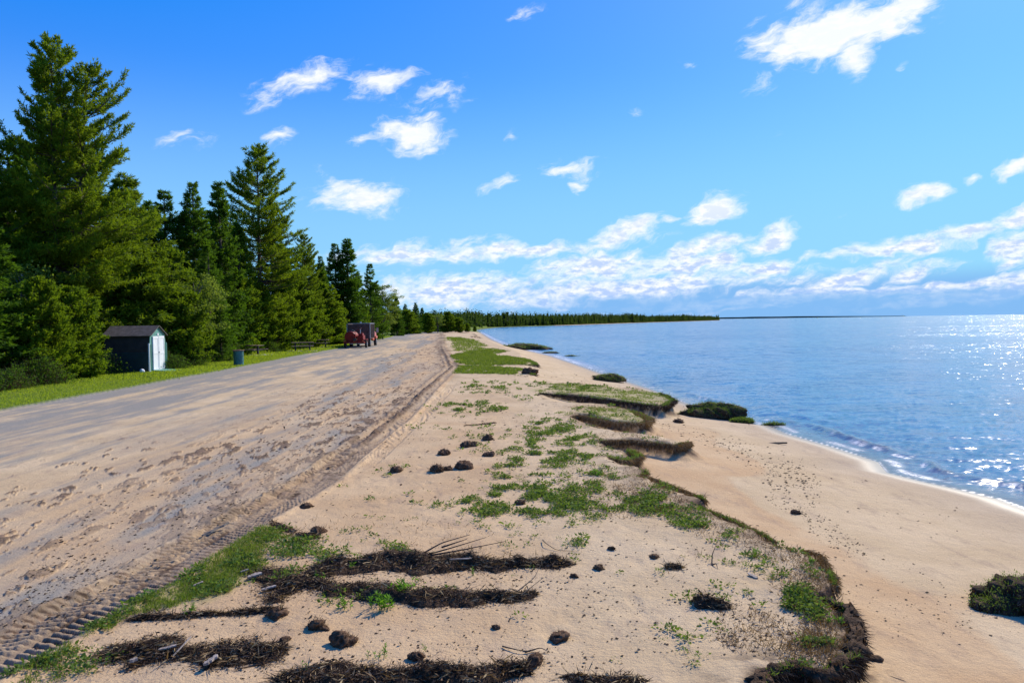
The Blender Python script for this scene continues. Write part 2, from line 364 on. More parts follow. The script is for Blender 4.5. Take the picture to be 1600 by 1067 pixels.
def leafmat(name, c0, c1, c2=None, trans=.42, rough=.7, objvar=.3, spec=.12):
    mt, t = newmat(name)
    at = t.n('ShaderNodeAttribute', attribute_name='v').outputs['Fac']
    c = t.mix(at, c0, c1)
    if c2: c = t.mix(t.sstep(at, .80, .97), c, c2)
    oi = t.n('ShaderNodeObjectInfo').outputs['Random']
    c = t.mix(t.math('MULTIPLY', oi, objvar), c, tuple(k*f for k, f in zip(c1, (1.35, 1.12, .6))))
    b = t.n('ShaderNodeBsdfPrincipled', i_Base_Color=c, i_Roughness=rough); b.inputs['Specular IOR Level'].default_value = spec
    tr = t.n('ShaderNodeBsdfTranslucent', i_Color=t.mix(.6, c, tuple(min(1, k*f) for k, f in zip(c1, (1.9, 1.7, .5)))))
    mx = t.n('ShaderNodeMixShader', i_0=trans, i_1=b, i_2=tr)
    t.n('ShaderNodeOutputMaterial', i_Surface=mx)
    return mt
M = {}
M['bark'] = simple('bark', (.10, .075, .055), .9, var=.5, scale=3, bump=.02, spec=.2)
M['barkgrey'] = simple('bark_grey', (.16, .14, .12), .9, var=.4, scale=3, bump=.02, spec=.2)
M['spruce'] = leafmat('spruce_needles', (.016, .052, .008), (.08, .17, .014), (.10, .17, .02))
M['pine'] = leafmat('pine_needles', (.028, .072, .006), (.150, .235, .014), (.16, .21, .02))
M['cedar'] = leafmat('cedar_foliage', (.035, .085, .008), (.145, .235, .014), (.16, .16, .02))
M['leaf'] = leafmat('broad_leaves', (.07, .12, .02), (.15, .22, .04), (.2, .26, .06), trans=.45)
M['farwood'] = leafmat('far_needles', (.014, .034, .012), (.040, .075, .018), (.08, .12, .03), objvar=.0)
M['brush'] = simple('brush_twigs', (.07, .038, .022), .9, var=.5, scale=2, spec=.1)
M['grass'] = leafmat('lawn_grass', (.13, .21, .015), (.27, .37, .03), (.26, .28, .07), trans=.45, objvar=.1)
M['weed'] = leafmat('weed_leaves', (.06, .12, .02), (.14, .22, .045), (.22, .27, .08), trans=.35, objvar=.0)
M['verge'] = leafmat('verge_grass', (.065, .12, .018), (.17, .25, .035), (.28, .27, .10), trans=.35, objvar=0)
M['lush'] = leafmat('lush_leaves', (.06, .16, .012), (.13, .30, .03), (.2, .36, .06), trans=.4, objvar=.0)
M['dry'] = leafmat('dry_fibres', (.10, .058, .028), (.26, .17, .085), (.38, .29, .16), trans=.15, objvar=.0, rough=.8)
M['dark'] = leafmat('dark_fibres', (.018, .011, .008), (.075, .045, .028), (.20, .15, .10), trans=.05, objvar=.0, rough=.8)
M['bark_chip'] = leafmat('bark_chips', (.05, .025, .015), (.20, .12, .075), (.34, .26, .19), trans=.0, objvar=0)
M['chip'] = simple('bleached_wood', (.34, .27, .21), .8, var=.4, scale=25, bump=.004)
M['stick'] = simple('dark_stick', (.055, .038, .028), .85, var=.4, scale=20, bump=.003)
M['soilm'] = simple('peat_soil', (.085, .05, .028), .95, var=.6, scale=14, bump=.03, spec=.15)
M['clod'] = simple('clod_earth', (.13, .075, .042), .95, var=.6, scale=25, bump=.012, spec=.15)

def ground_mat():
    mt, t = newmat('ground')
    oc = t.n('ShaderNodeTexCoord').outputs['Object']
    A = t.n('ShaderNodeAttribute', attribute_name='a1'); B = t.n('ShaderNodeAttribute', attribute_name='a2')
    a = t.n('ShaderNodeSeparateColor', i_0=A.outputs['Color']); b = t.n('ShaderNodeSeparateColor', i_0=B.outputs['Color'])
    asph, gr, soil = a.outputs; wet, damp, pink = b.outputs
    nb = t.noise(oc, .7, 5, .6); nm = t.noise(oc, 6, 6, .65); nf = t.noise(oc, 90, 4, .75); ns = t.noise(t.vmul(oc, (1, .35, 1)), 3.5, 8, .7)
    dry = t.mix(t.sstep(nb, .35, .65), (.54, .39, .218), (.62, .46, .27))
    org = t.mix(t.sstep(nb, .35, .65), (.52, .335, .172), (.59, .405, .22))
    sand = t.mix(pink, dry, org)
    sand = t.mix(t.math('MULTIPLY', A.outputs['Alpha'], .72), sand, (.37, .285, .195))
    sand = t.mix(t.sstep(ns, .5, .72), sand, t.mix(.5, sand, (.30, .21, .15)))
    sand = t.mix(t.sstep(nf, .52, .72), sand, t.mix(.55, sand, (.16, .10, .07)))
    sand = t.mix(t.sstep(nf, .40, .28), sand, t.mix(.4, sand, (.72, .62, .52)))
    sand = t.mix(t.math('MULTIPLY', damp, .35), sand, (.36, .29, .23))
    asc = t.mix(t.sstep(nf, .3, .7), (.20, .182, .148), (.34, .31, .25))
    asc = t.mix(t.sstep(ns, .48, .7), asc, (.30, .26, .22))
    c = t.mix(asph, sand, asc)
    slc = t.mix(t.sstep(nm, .35, .68), (.05, .03, .019), (.20, .125, .08))
    c = t.mix(soil, c, slc)
    grc = t.mix(t.sstep(nm, .35, .7), (.085, .13, .014), (.17, .23, .028))
    grc = t.mix(t.sstep(nb, .5, .75), grc, (.19, .20, .045))
    c = t.mix(gr, c, grc)
    c = t.mix(t.math('MULTIPLY', wet, .75), c, (.17, .125, .09))
    rough = t.math('SUBTRACT', .92, t.math('MULTIPLY', wet, .60))
    
    hgt = t.math('ADD', t.math('MULTIPLY', nf, .3), t.math('MULTIPLY', nm, 1.2))
    hgt = t.math('ADD', hgt, t.math('MULTIPLY', t.noise(oc, 30, 4, .7), .7))
    bm = t.n('ShaderNodeBump', i_Height=hgt, i_Distance=.02); t.put(bm.inputs['Strength'], t.math('SUBTRACT', .85, t.math('MULTIPLY', wet, .8)))
    p = t.n('ShaderNodeBsdfPrincipled', i_Base_Color=c, i_Roughness=rough, i_Normal=bm)
    t.put(p.inputs['Specular IOR Level'], t.math('MULTIPLY_ADD', wet, .15, .08))
    t.n('ShaderNodeOutputMaterial', i_Surface=p)
    return mt
def water_mat():
    mt, t = newmat('lake_water')
    oc = t.n('ShaderNodeTexCoord').outputs['Object']
    A = t.n('ShaderNodeAttribute', attribute_name='a1'); a = t.n('ShaderNodeSeparateColor', i_0=A.outputs['Color'])
    shal, foam_glint, calm = a.outputs
    n0 = t.noise(t.vmul(oc, (.45, 1, 1)), .35, 3, .6)
    deep = t.mix(t.sstep(n0, .35, .65), (.014, .11, .26), (.025, .16, .34))
    patch = t.noise(t.vmul(oc, (.010, .05, 1)), 1, 4, .6)
    c = t.mix(shal, deep, (.20, .135, .085))
    fn = t.noise(t.vmul(oc, (1, 1, 1)), 14, 5, .7)
    fm = t.math('MULTIPLY', foam_glint, t.sstep(fn, .38, .52), clamp=True)
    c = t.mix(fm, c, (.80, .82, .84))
    patch2 = t.sstep(patch, .3, .7, .6, 1.15)
    calmf = t.math('SUBTRACT', 1.0, t.math('MULTIPLY', calm, .8))
    def slope(scale, det, sx, amp):
        nd = t.n('ShaderNodeVectorMath', operation='SUBTRACT', i_0=t.noise(t.vmul(oc, (sx, 1, 1)), scale, det, .6, out=1)); nd.inputs[1].default_value = (.5, .5, .5)
        m2 = t.n('ShaderNodeVectorMath', operation='MULTIPLY', i_0=nd); m2.inputs[1].default_value = (amp*.75, amp, 0); return m2
    sl = t.n('ShaderNodeVectorMath', operation='ADD', i_0=slope(2.2, 3, .45, 1.1), i_1=slope(9.0, 3, .6, 1.22))
    sc_ = t.n('ShaderNodeVectorMath', operation='SCALE', i_0=sl); t.put(sc_.inputs['Scale'], t.math('MULTIPLY', patch2, calmf))
    geo = t.n('ShaderNodeNewGeometry')
    bm = t.n('ShaderNodeVectorMath', operation='NORMALIZE', i_0=t.n('ShaderNodeVectorMath', operation='ADD', i_0=geo.outputs['Normal'], i_1=sc_))
    p = t.n('ShaderNodeBsdfPrincipled', i_Base_Color=c, i_Normal=bm); p.inputs['IOR'].default_value = 1.33
    t.put(p.inputs['Roughness'], t.math('MULTIPLY_ADD', fm, .6, .16))
    t.n('ShaderNodeOutputMaterial', i_Surface=p)
    return mt
M['ground'] = ground_mat(); M['water'] = water_mat()

# ------------------------------------------------------------------ ground sheet (polar grid: cells grow with distance)
def radii(rmin, rmax, k, cap):
    r = [rmin]
    while r[-1] < rmax:
        q = r[-1]; r.append(q+max(min(q*q*k, q*cap), .012))
    return np.array(r)
az_in = np.linspace(-36.5, 36.5, 1250)
az_all = np.radians(np.concatenate([np.arange(-180, -62, 3.0), np.linspace(-62, -36.6, 120), az_in, np.linspace(36.6, 62, 120), np.arange(64, 181, 3.0)]))
rr = np.concatenate([[.05, .8, 1.6, 2.4], radii(3.0, 1900, .00034, .014)])
AZ, RR = np.meshgrid(az_all, rr); X = RR*np.sin(AZ); Y = RR*np.cos(AZ)
Z, A1, A2, REG = terrain(X.ravel(), Y.ravel(), True)
nr, nc = X.shape
V = np.stack([X.ravel(), Y.ravel(), Z], -1).astype(np.float32)
I = np.arange(nr*nc).reshape(nr, nc)
Q = np.stack([I[:-1, :-1], I[:-1, 1:], I[1:, 1:], I[1:, :-1]], -1).reshape(-1, 4)
keep = V[Q, 2].max(1) > -4.9; Q = Q[keep]
fr = REG[Q[:, 0]]
for k, nm in ((0, 'sand_beach'), (1, 'road'), (2, 'lawn_ground')):
    q = Q[fr == k]; us, inv = np.unique(q.ravel(), return_inverse=True)
    o = mesh_obj(nm, V[us], inv.reshape(-1, 4).astype(np.int32), M['ground'], smooth=True,
                 attrs={'a1': ('POINT', 'FLOAT_COLOR', A1[us]), 'a2': ('POINT', 'FLOAT_COLOR', A2[us])})
    tag(o, kind='structure')

# ------------------------------------------------------------------ water
wz = np.radians(np.concatenate([np.linspace(-60, -12, 120), np.linspace(-11.9, 40, 900), np.linspace(40.2, 120, 160)]))
wr = radii(6.0, 22000, .0005, .02)
WA, WR = np.meshgrid(wz, wr); X = (WR*np.sin(WA)).ravel(); Y = (WR*np.cos(WA)).ravel()
off = X-xw(Y)
inn = sm(WR.ravel(), 60, 20)
wavel = off+.35*(fbm(Y*.5, X*.5, 2)-.5)*2
zz = -.8+inn*(.030*(fbm(X*1.3, Y*3.0, 3)-.5)*2+.02*(fbm(X*4, Y*7, 2)-.5)*2)*sm(off, .1, 1.2)
brk = (np.exp(-((wavel-1.25)/.16)**2)*.085*sm(fbm(Y*.45+2, X*0, 2), .30, .5)+np.exp(-((wavel-2.3)/.3)**2)*.05*sm(fbm(Y*.3+8, X*0, 2), .45, .6))*sm(WR.ravel(), 45, 25)
zz = zz+brk
shal = np.clip(np.exp(-np.clip(off, 0, 50)/.75)+brk*4*(np.abs(wavel-1.1) < .6), 0, 1)*.9
foam_glint = (.25+.45*sm(fbm(Y*1.1, X*.7, 3), .35, .6))*np.exp(-((off-.03)/.035)**2)*sm(Y, 90, 40)+.75*np.exp(-((wavel-1.06)/.07)**2)*sm(fbm(Y*2.2, X*1.2, 3), .5, .62)*sm(WR.ravel(), 40, 25)+.5*np.exp(-((off-.35)/.12)**2)*sm(fbm(Y*1.2+5, X, 2), .52, .62)  # white edge strip paints the wet film's bright reflection; wavelets carry foam
foam_glint = np.clip(foam_glint+.5*np.exp(-((off-.5)/.6)**2)*sm(Y, 40, 60)*(Y < 260), 0, 1)
calm = np.maximum(sm(off, 1.3, .1), .42*sm(off, 30, 3))
Vw = np.stack([X, Y, zz], -1); nr, nc = WA.shape; I = np.arange(nr*nc).reshape(nr, nc)
Q = np.stack([I[:-1, :-1], I[:-1, 1:], I[1:, 1:], I[1:, :-1]], -1).reshape(-1, 4)
lim = np.where(Y < 300, -1.2, -60)
kp = ((off > lim)[Q].any(1)) | (Y[Q].max(1) > 1500); Q = Q[kp]; us, inv = np.unique(Q.ravel(), return_inverse=True)
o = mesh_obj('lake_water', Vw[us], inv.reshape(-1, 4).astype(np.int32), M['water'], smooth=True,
             attrs={'a1': ('POINT', 'FLOAT_COLOR', np.stack([shal, foam_glint, calm, shal*0+1], -1)[us])})
tag(o, kind='structure')

# low far shore beyond the headland, blue haze painted into its forest colour
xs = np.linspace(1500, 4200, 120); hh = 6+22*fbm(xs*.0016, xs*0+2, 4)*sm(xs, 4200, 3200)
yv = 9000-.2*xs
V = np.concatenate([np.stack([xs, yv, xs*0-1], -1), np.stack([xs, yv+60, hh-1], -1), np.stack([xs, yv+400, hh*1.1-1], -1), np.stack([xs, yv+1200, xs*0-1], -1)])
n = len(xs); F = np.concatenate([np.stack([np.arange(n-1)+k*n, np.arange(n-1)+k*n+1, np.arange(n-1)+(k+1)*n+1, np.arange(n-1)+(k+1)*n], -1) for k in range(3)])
tag(mesh_obj('far_hills', V, F, simple('far_forest_hazed', (.012, .03, .035), 1.0, scale=.01, spec=0.0)), kind='structure')

# ------------------------------------------------------------------ foliage machinery
def unit(v): return v/np.maximum(np.linalg.norm(v, axis=-1, keepdims=True), 1e-9)
def diam(Pb, D, L, W, rng):
    s = unit(np.cross(D, rng.normal(size=D.shape)))*(W/2)[:, None]
    return np.stack([Pb, Pb+D*(L*.45)[:, None]+s, Pb+D*L[:, None], Pb+D*(L*.45)[:, None]-s], 1)
def quads_obj(name, Qv, val, mat, parent=None):
    n = len(Qv)
    return mesh_obj(name, Qv.reshape(-1, 3), np.arange(n*4, dtype=np.int32).reshape(-1, 4), mat, parent, attrs={'v': ('FACE', 'FLOAT', np.clip(val, 0, 1))})
def tubes(lines, sides=5):
    V = []; F = []; b = 0
    for pts, rad in lines:
        pts = np.asarray(pts, float); n = len(pts)
        tg = np.gradient(pts, axis=0); tg = unit(tg)
        ref = np.array([0, 0, 1.0]) if abs(tg[0, 2]) < .8 else np.array([1.0, 0, 0])
        a = unit(np.cross(tg, ref)); c = np.cross(tg, a)
        th = np.arange(sides)*2*np.pi/sides
        ring = pts[:, None]+(a[:, None]*np.cos(th)[None, :, None]+c[:, None]*np.sin(th)[None, :, None])*np.asarray(rad)[:, None, None]
        V.append(ring.reshape(-1, 3))
        for i in range(n-1):
            for j in range(sides):
                k = (j+1) % sides; F.append((b+i*sides+j, b+i*sides+k, b+(i+1)*sides+k, b+(i+1)*sides+j))
        b += n*sides
    return np.concatenate(V), np.array(F, np.int32)

TREES = {}
def conifer(key, seed, H, cb, R, nb, nt, ne, mat, name, prof='cone', sl0=-.15, sl1=.55, curve=.1, s0=.12, tw=.42, twd=-.15, eL=.26, eW=.06, spread=.55,
            bias=None, stems=((0, 0, 1.0),), bark='bark', tr=.016, whorl=0, up=0.0, low_gap=0, lo_len=1.0):
    rng = np.random.default_rng(seed); root = empty(name); Qs = []; vals = []; lines = []
    for si, (ox, oy, hs_) in enumerate(stems):
        Hs = H*hs_; n = int(nb*(hs_**1.0) / (1 if si == 0 else 1.6)); u = np.sort(rng.random(n)**(1.0))
        if whorl: u = np.round(u*whorl)/whorl+rng.normal(0, .006, n)
        u = np.clip(u, 0, .995)
        zb = cb+(Hs-cb)*u; azb = rng.random(n)*2*np.pi
        if prof == 'cone': pr = (1-u)**.9*np.minimum(1, .65+u*3)
        elif prof == 'pine': pr = np.interp(u, [0, .15, .5, .8, 1], [.7, 1.0, .85, .55, .12])*rng.uniform(.55, 1.15, n)
        elif prof == 'col': pr = np.interp(u, [0, .1, .5, .8, 1], [.75, 1.0, .85, .5, .06])
        else: pr = np.interp(u, [0, .2, .5, .8, 1], [.8, 1.05, .9, .6, .1])
        l = R*pr*rng.uniform(.7, 1.12, n)+.12
        if bias: l = l*(1+bias[0]*np.cos(azb-bias[1]))
        a = sl0+(sl1-sl0)*u**1.3+rng.normal(0, .08, n)
        cv = curve*rng.uniform(.5, 1.5, n)
        lean = np.stack([ox*(zb/Hs)**.6, oy*(zb/Hs)**.6], -1)+np.array([0, 0])
        bx = np.stack([lean[:, 0], lean[:, 1], zb], -1)
        dh = np.stack([np.cos(azb), np.sin(azb)], -1)
        wob = rng.normal(0, .12, n)
        def bp(i, s):
            L = l[i]; lat = wob[i]*s*s*L
            return np.stack([bx[i, 0]+dh[i, 0]*L*s-dh[i, 1]*lat, bx[i, 1]+dh[i, 1]*L*s+dh[i, 0]*lat, bx[i, 2]+L*(a[i]*s-.9*cv[i]*s+1.5*cv[i]*s**3)], -1)
        bi = np.repeat(np.arange(n), np.maximum(3, (nt*(l/l.max())**.8).astype(int)))
        s = s0+(1-s0)*rng.random(len(bi))**.75
        tp = bp(bi, s); tn = unit(bp(bi, np.minimum(s+.05, 1.05))-tp)
        sg = rng.choice([-1, 1], len(bi)); ang = sg*rng.uniform(.35, 1.15, len(bi))
        ca, sa = np.cos(ang), np.sin(ang)
        td = unit(np.stack([tn[:, 0]*ca-tn[:, 1]*sa, tn[:, 0]*sa+tn[:, 1]*ca, tn[:, 2]+twd+up+rng.normal(0, .15, len(bi))], -1))
        tl = l[bi]*tw*(1.08-s)**.6*rng.uniform(.6, 1.1, len(bi))*.6+.22
        ei = np.repeat(np.arange(len(bi)), ne); f = rng.random(len(ei))
        ep = tp[ei]+td[ei]*(tl[ei]*f)[:, None]; ep[:, 2] += twd*.35*tl[ei]*f**2
        edir = unit(td[ei]+rng.normal(0, spread, (len(ei), 3))+np.array([0, 0, up]))
        sz = (.75+.5*rng.random(len(ei)))
        Qs.append(diam(ep, edir, eL*sz, eW*sz, rng))
        bv = rng.random(n)[bi][ei]; tv = rng.random(len(bi))[ei]
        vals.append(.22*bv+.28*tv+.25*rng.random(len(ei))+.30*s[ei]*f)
        # leader
        k = 60; q = np.stack([np.full(k, ox)+rng.normal(0, .04, k), np.full(k, oy)+rng.normal(0, .04, k), Hs-.9+rng.random(k)*.95], -1)
        Qs.append(diam(q, unit(rng.normal(0, .6, (k, 3))+[0, 0, .7]), np.full(k, eL*.8), np.full(k, eW), rng)); vals.append(rng.random(k)*.6+.2)
        zt = np.linspace(0, 1, 9); rb = tr*Hs
        lines.append((np.stack([ox*zt**.6+rng.normal(0, .03, 9), oy*zt**.6+rng.normal(0, .03, 9), zt*Hs-.05], -1), rb*(1-zt)**.8+.015))
        for i in range(n):
            ss = np.linspace(0, .92, 5); pt = bp(np.full(5, i), ss); lines.append((pt, (.012+.012*l[i])*(1-ss*.85)))
        # bare dead branches under the crown
        for i in range(int(cb*3)):
            zz_ = rng.uniform(.8, max(cb, 1.2)); A_ = rng.random()*6.28; L = rng.uniform(.6, R*.7)
            ss = np.linspace(0, 1, 4); lines.append((np.stack([ox*.4+math.cos(A_)*L*ss, oy*.4+math.sin(A_)*L*ss, zz_+L*(-.1*ss-.15*ss*ss)], -1), .018*(1-ss*.8)))
    V, F = tubes(lines, 5)
    mesh_obj('trunk', V, F, M[bark], root, smooth=True)
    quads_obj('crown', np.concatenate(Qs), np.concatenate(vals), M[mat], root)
    TREES[key] = (root, H, False); return root
def broad(key, seed, H, cb, R, ncl, nl, mat, name, size=.12, bark='barkgrey', gap=.3):
    rng = np.random.default_rng(seed); root = empty(name); lines = []
    n = ncl; d = unit(rng.normal(size=(n, 3))); rad = rng.random(n)**.45
    c = np.array([0, 0, (H+cb)/2]); ctr = c+d*rad[:, None]*np.array([R, R, (H-cb)/2])*rng.uniform(.8, 1.1, (n, 1))
    zt = np.linspace(0, 1, 7); lines.append((np.stack([.15*np.sin(zt*3), .1*np.sin(zt*4), zt*H*.85-.05], -1), .012*H*(1-zt)**.8+.02))
    for i in range(0, n, 3):
        z0 = max(cb*.5, ctr[i, 2]-rng.uniform(.8, 2.2)); p0 = np.array([0, 0, z0]); s = np.linspace(0, 1, 5)[:, None]
        pt = p0*(1-s)+ctr[i]*s; pt[:, 2] += .25*np.sin(s[:, 0]*np.pi); lines.append((pt, .035*(1-s[:, 0]*.8)))
    ei = np.repeat(np.arange(n), nl); cs = rng.uniform(.25, .6, n)
    off_ = rng.normal(size=(len(ei), 3)); off_ = unit(off_)*(rng.random(len(ei))**.5)[:, None]*cs[ei][:, None]*np.array([1.15, 1.15, .6])
    p = ctr[ei]+off_; sz = size*rng.uniform(.6, 1.25, len(ei))
    V, F = tubes(lines, 5); mesh_obj('trunk', V, F, M[bark], root, smooth=True)
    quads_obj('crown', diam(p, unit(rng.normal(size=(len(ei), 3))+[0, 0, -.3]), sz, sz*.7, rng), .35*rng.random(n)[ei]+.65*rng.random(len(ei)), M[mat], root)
    TREES[key] = (root, H, False); return root

conifer('bigA', 11, 19.6, 5.0, 3.8, 215, 54, 12, 'pine', 'pine_tree', prof='pine', sl0=-.05, sl1=.75, curve=.16, s0=.2, tw=.44, twd=-.06, up=.10, eL=.24, eW=.056, spread=.7, bias=(.25, 0.0), tr=.012, stems=((0, 0, 1.0), (2.0, .5, .92), (-.9, 1.2, .80)))
conifer('droop', 12, 12.5, .8, 4.4, 210, 44, 13, 'pine', 'spruce_tree', prof='cone', sl0=.0, sl1=.5, curve=.05, s0=.1, tw=.5, twd=-.35, eL=.27, eW=.055, spread=.55, tr=.014, bias=(.22, -.3))
conifer('pine', 13, 17.8, 2.0, 3.9, 250, 40, 12, 'pine', 'pine_tree', prof='pine', sl0=-.05, sl1=.6, curve=.2, s0=.22, tw=.40, twd=.0, up=.2, eL=.24, eW=.055, spread=.75, whorl=26, tr=.012)
conifer('spr1', 14, 14, .3, 2.9, 260, 34, 11, 'spruce', 'spruce_tree', sl0=-.22, sl1=.6, curve=.14, tw=.46, twd=-.18, eL=.24, eW=.06, spread=.5)
conifer('spr2', 15, 13, .3, 2.5, 240, 34, 11, 'spruce', 'spruce_tree', sl0=-.3, sl1=.55, curve=.18, tw=.46, twd=-.2, eL=.24, eW=.06, spread=.5, prof='cone')
conifer('spr3', 16, 12, .4, 2.9, 190, 34, 11, 'spruce', 'fir_tree', sl0=-.1, sl1=.5, curve=.10, tw=.5, twd=-.1, eL=.24, eW=.06, spread=.5, whorl=26, prof='cone')
conifer('ced1', 17, 7.5, .1, 2.0, 260, 26, 11, 'cedar', 'cedar_tree', prof='col', sl0=.15, sl1=1.0, curve=.1, tw=.5, twd=.1, up=.1, eL=.21, eW=.075, spread=.6)
conifer('ced2', 18, 6.0, .1, 2.1, 240, 26, 11, 'cedar', 'cedar_tree', prof='round', sl0=.05, sl1=.9, curve=.1, tw=.5, twd=-.05, eL=.21, eW=.075, spread=.6)
broad('brd1', 19, 8.5, 1.0, 2.6, 150, 150, 'leaf', 'birch_tree')
broad('brd2', 20, 5.5, .5, 1.9, 90, 120, 'leaf', 'aspen_sapling', size=.11)
def brush(key, seed, w_, h):
    rng = np.random.default_rng(seed); root = empty('brush_thicket'); lines = []
    for i in range(260):
        x, y = rng.normal(0, w_*.6), rng.normal(0, .6); hh_ = h*rng.uniform(.35, 1)*(1-.5*abs(x/w_)**2); a, b = rng.normal(0, .35, 2); s = np.linspace(0, 1, 4)
        lines.append((np.stack([x+a*s*hh_+.05*np.sin(s*5), y+b*s*hh_, s*hh_-.03], -1), .010*(1-s*.75)))
    V, F = tubes(lines, 3); mesh_obj('stems', V, F, M['brush'], root)
    n = 6500; qx = rng.normal(0, w_*.6, n); qy = rng.normal(0, .6, n); q = np.stack([qx, qy, rng.random(n)**1.2*h*(.35+1.1*fbm(qx*1.5+seed, qy*1.5, 3))*np.exp(-(qx/w_)**2*.5)], -1)
    k = n//4
    quads_obj('twigs', diam(q[:k+k//2], unit(rng.normal(0, .7, (k+k//2, 3))+[0, 0, .4]), rng.uniform(.15, .45, k+k//2), np.full(k+k//2, .016), rng), rng.random(k+k//2), M['dark'], root)
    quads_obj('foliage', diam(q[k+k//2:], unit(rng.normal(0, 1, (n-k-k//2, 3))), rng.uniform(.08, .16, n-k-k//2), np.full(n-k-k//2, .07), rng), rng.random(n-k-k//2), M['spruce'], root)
    TREES[key] = (root, h, False)
brush('br1', 21, 1.7, 1.6); brush('br2', 22, 1.5, 2.1)

used = {}
RT = random.Random(4)
def plant(key, px, dist, top=None, h=None, rz=None, label='', cat='tree', group='trees of the forest edge', sx_=1.0, z=.05):
    """stand a tree on the ground at the azimuth of pixel px; its height comes from the top pixel or h"""
    root, H, _ = TREES[key]
    d = ray(px, 520); x, y = d[0]/math.hypot(d[0], d[1])*dist, d[1]/math.hypot(d[0], d[1])*dist
    if top is not None:
        d = ray(px, top); h = CAM_H+d[2]/math.hypot(d[0], d[1])*dist-z
    s = h/(H+.45)
    if key in used: o = copy_tree(root)
    else: o = root; used[key] = 1
    o.location = (x, y, z-.03); o.rotation_euler = (0, 0, RT.uniform(0, 6.28) if rz is None else rz)
    o.scale = (s*sx_, s*sx_, s); tag(o, label, cat, group); return o

T_ = [
 # key, px, dist, top, rz, label, sx
 ('bigA', 92, 46, 58, 0.0, 'tallest pine at the left, several stems, towering behind the shed', .92),
 ('pine', -70, 46, 120, 1.0, 'tall pine cut by the left edge of the photo, top just showing', 1.1),
 ('spr1', 20, 50, 210, None, 'dark spruce just left of the tallest pine', 1.2),
 ('droop', 200, 52, 262, 0.0, 'drooping yellow-green spruce whose long boughs reach out over the shed', 1.05),
 ('droop', 112, 48, 320, 1.9, 'broad drooping spruce directly behind the left end of the shed', .9),
 ('spr3', 262, 60, 292, None, 'dark fir half hidden right behind the drooping spruce', 1.0),
 ('spr1', 306, 60, 280, None, 'slim pointed spruce, left of the pair with spire tops', 1.0),
 ('spr2', 347, 64, 280, None, 'slim pointed spruce, right of the pair with spire tops', 1.0),
 ('pine', 408, 72, 228, 2.2, 'tall irregular pine with layered boughs above the picnic table', 1.12),
 ('spr2', 375, 69, 345, None, 'dark spruce under the left side of the layered pine', 1.1),
 ('spr3', 328, 56, 380, None, 'broad dark fir with lit tiers, behind the barrel', 1.0),
 ('pine', 478, 84, 366, 4.0, 'small pine rising just right of the layered pine', .9),
 ('spr2', 445, 80, 380, None, 'dark spruce at the right foot of the layered pine', 1.1),
 ('spr1', 503, 92, 398, None, 'thin spruce top left of the twin dark spruces', .9),
 ('spr1', 526, 98, 378, None, 'left one of the twin dark spruces behind the truck', 1.15),
 ('spr2', 545, 98, 370, None, 'right one of the twin dark spruces behind the truck', 1.25),
 ('spr3', 580, 112, 410, None, 'grey-green spruce right of the twin dark spruces', 1.0),
 ('brd1', 598, 120, 436, None, 'bright green birch leaning over the bend of the road', 1.15),
 ('ced1', 562, 108, 470, None, 'olive cedar under the grey-green spruce by the truck', 1.1),
 ('ced1', 582, 116, 480, None, 'olive cedar beneath the bright birch', 1.1),
 ('spr2', 620, 150, 462, None, 'dark spruce just right of the bright birch', 1.3),
 ('spr1', 650, 175, 472, None, 'pointed spruce standing alone beyond the bend of the road', 1.35),
 ('ced2', 636, 168, 484, None, 'round cedar left of the pointed spruce beyond the bend', 1.3),
 ('ced1', 668, 180, 488, None, 'cedar right of the pointed spruce beyond the bend', 1.5),
 ('brd2', 684, 186, 485, None, 'light green sapling beyond the end of the road', 1.2),
 ('ced1', 700, 190, 486, None, 'yellow-green cedar over the end of the sand road', 1.5),
 ('ced2', 716, 192, 496, None, 'low cedar nearest but one to the lake at the point', 1.3),
 ('ced2', 730, 196, 505, None, 'low bush at the point', 1.2),
 ('ced2', 742, 198, 509, None, 'last small bush on the point by the water', 1.0),
 # understory row on the lawn edge
 ('spr3', -25, 38, 300, None, 'dark fir at the left border of the photo', 1.2),
 ('ced2', 25, 39, 475, None, 'bushy cedar at the left end of the lawn', 1.1),
 ('ced1', 62, 39, 430, None, 'tall cedar left of the shed, beside the bare trunks', 1.0),
 ('brd2', 40, 44, 380, None, 'leafy sapling showing between the cedars at the far left', 1.2),
 ('ced2', 88, 40, 500, None, 'round cedar touching the left side of the shed', .9),
 ('ced2', 110, 41.5, 448, None, 'bushy cedar overlapping the left end of the shed', 1.0),
 ('ced1', 170, 50, 400, None, 'cedar rising behind the roof of the shed', 1.2),
 ('ced1', 232, 50, 420, None, 'cedar right behind the white doors of the shed', 1.2),
 ('ced2', 290, 50.5, 455, None, 'round olive cedar right of the shed', 1.0),
 ('brd2', 305, 52, 405, None, 'light leafy sapling between the shed and the barrel', 1.1),
 ('spr3', 345, 54, 470, None, 'small dark fir with low skirts behind the barrel', 1.1),
 ('ced1', 262, 54, 380, None, 'tall cedar above the brush right of the shed', 1.1),
 ('ced1', 400, 71, 440, None, 'olive cedar behind the first picnic table', 1.3),
 ('ced2', 430, 73, 470, None, 'bushy cedar right of the first picnic table', 1.2),
 ('ced1', 458, 79, 430, None, 'tall olive cedar above the second picnic table', 1.3),
 ('ced2', 480, 84, 465, None, 'round cedar behind the second picnic table', 1.3),
 ('ced1', 503, 90, 440, None, 'cedar over the third picnic table', 1.3),
 ('ced2', 522, 92, 474, None, 'low round cedar left of the truck', 1.1),
 ('ced1', 375, 68, 425, None, 'cedar left of the layered pine', 1.1),
]
for (k, px, ds, tp, rz, lb, sxx) in T_: plant(k, px, ds, top=tp, rz=rz, label=lb, sx_=sxx)
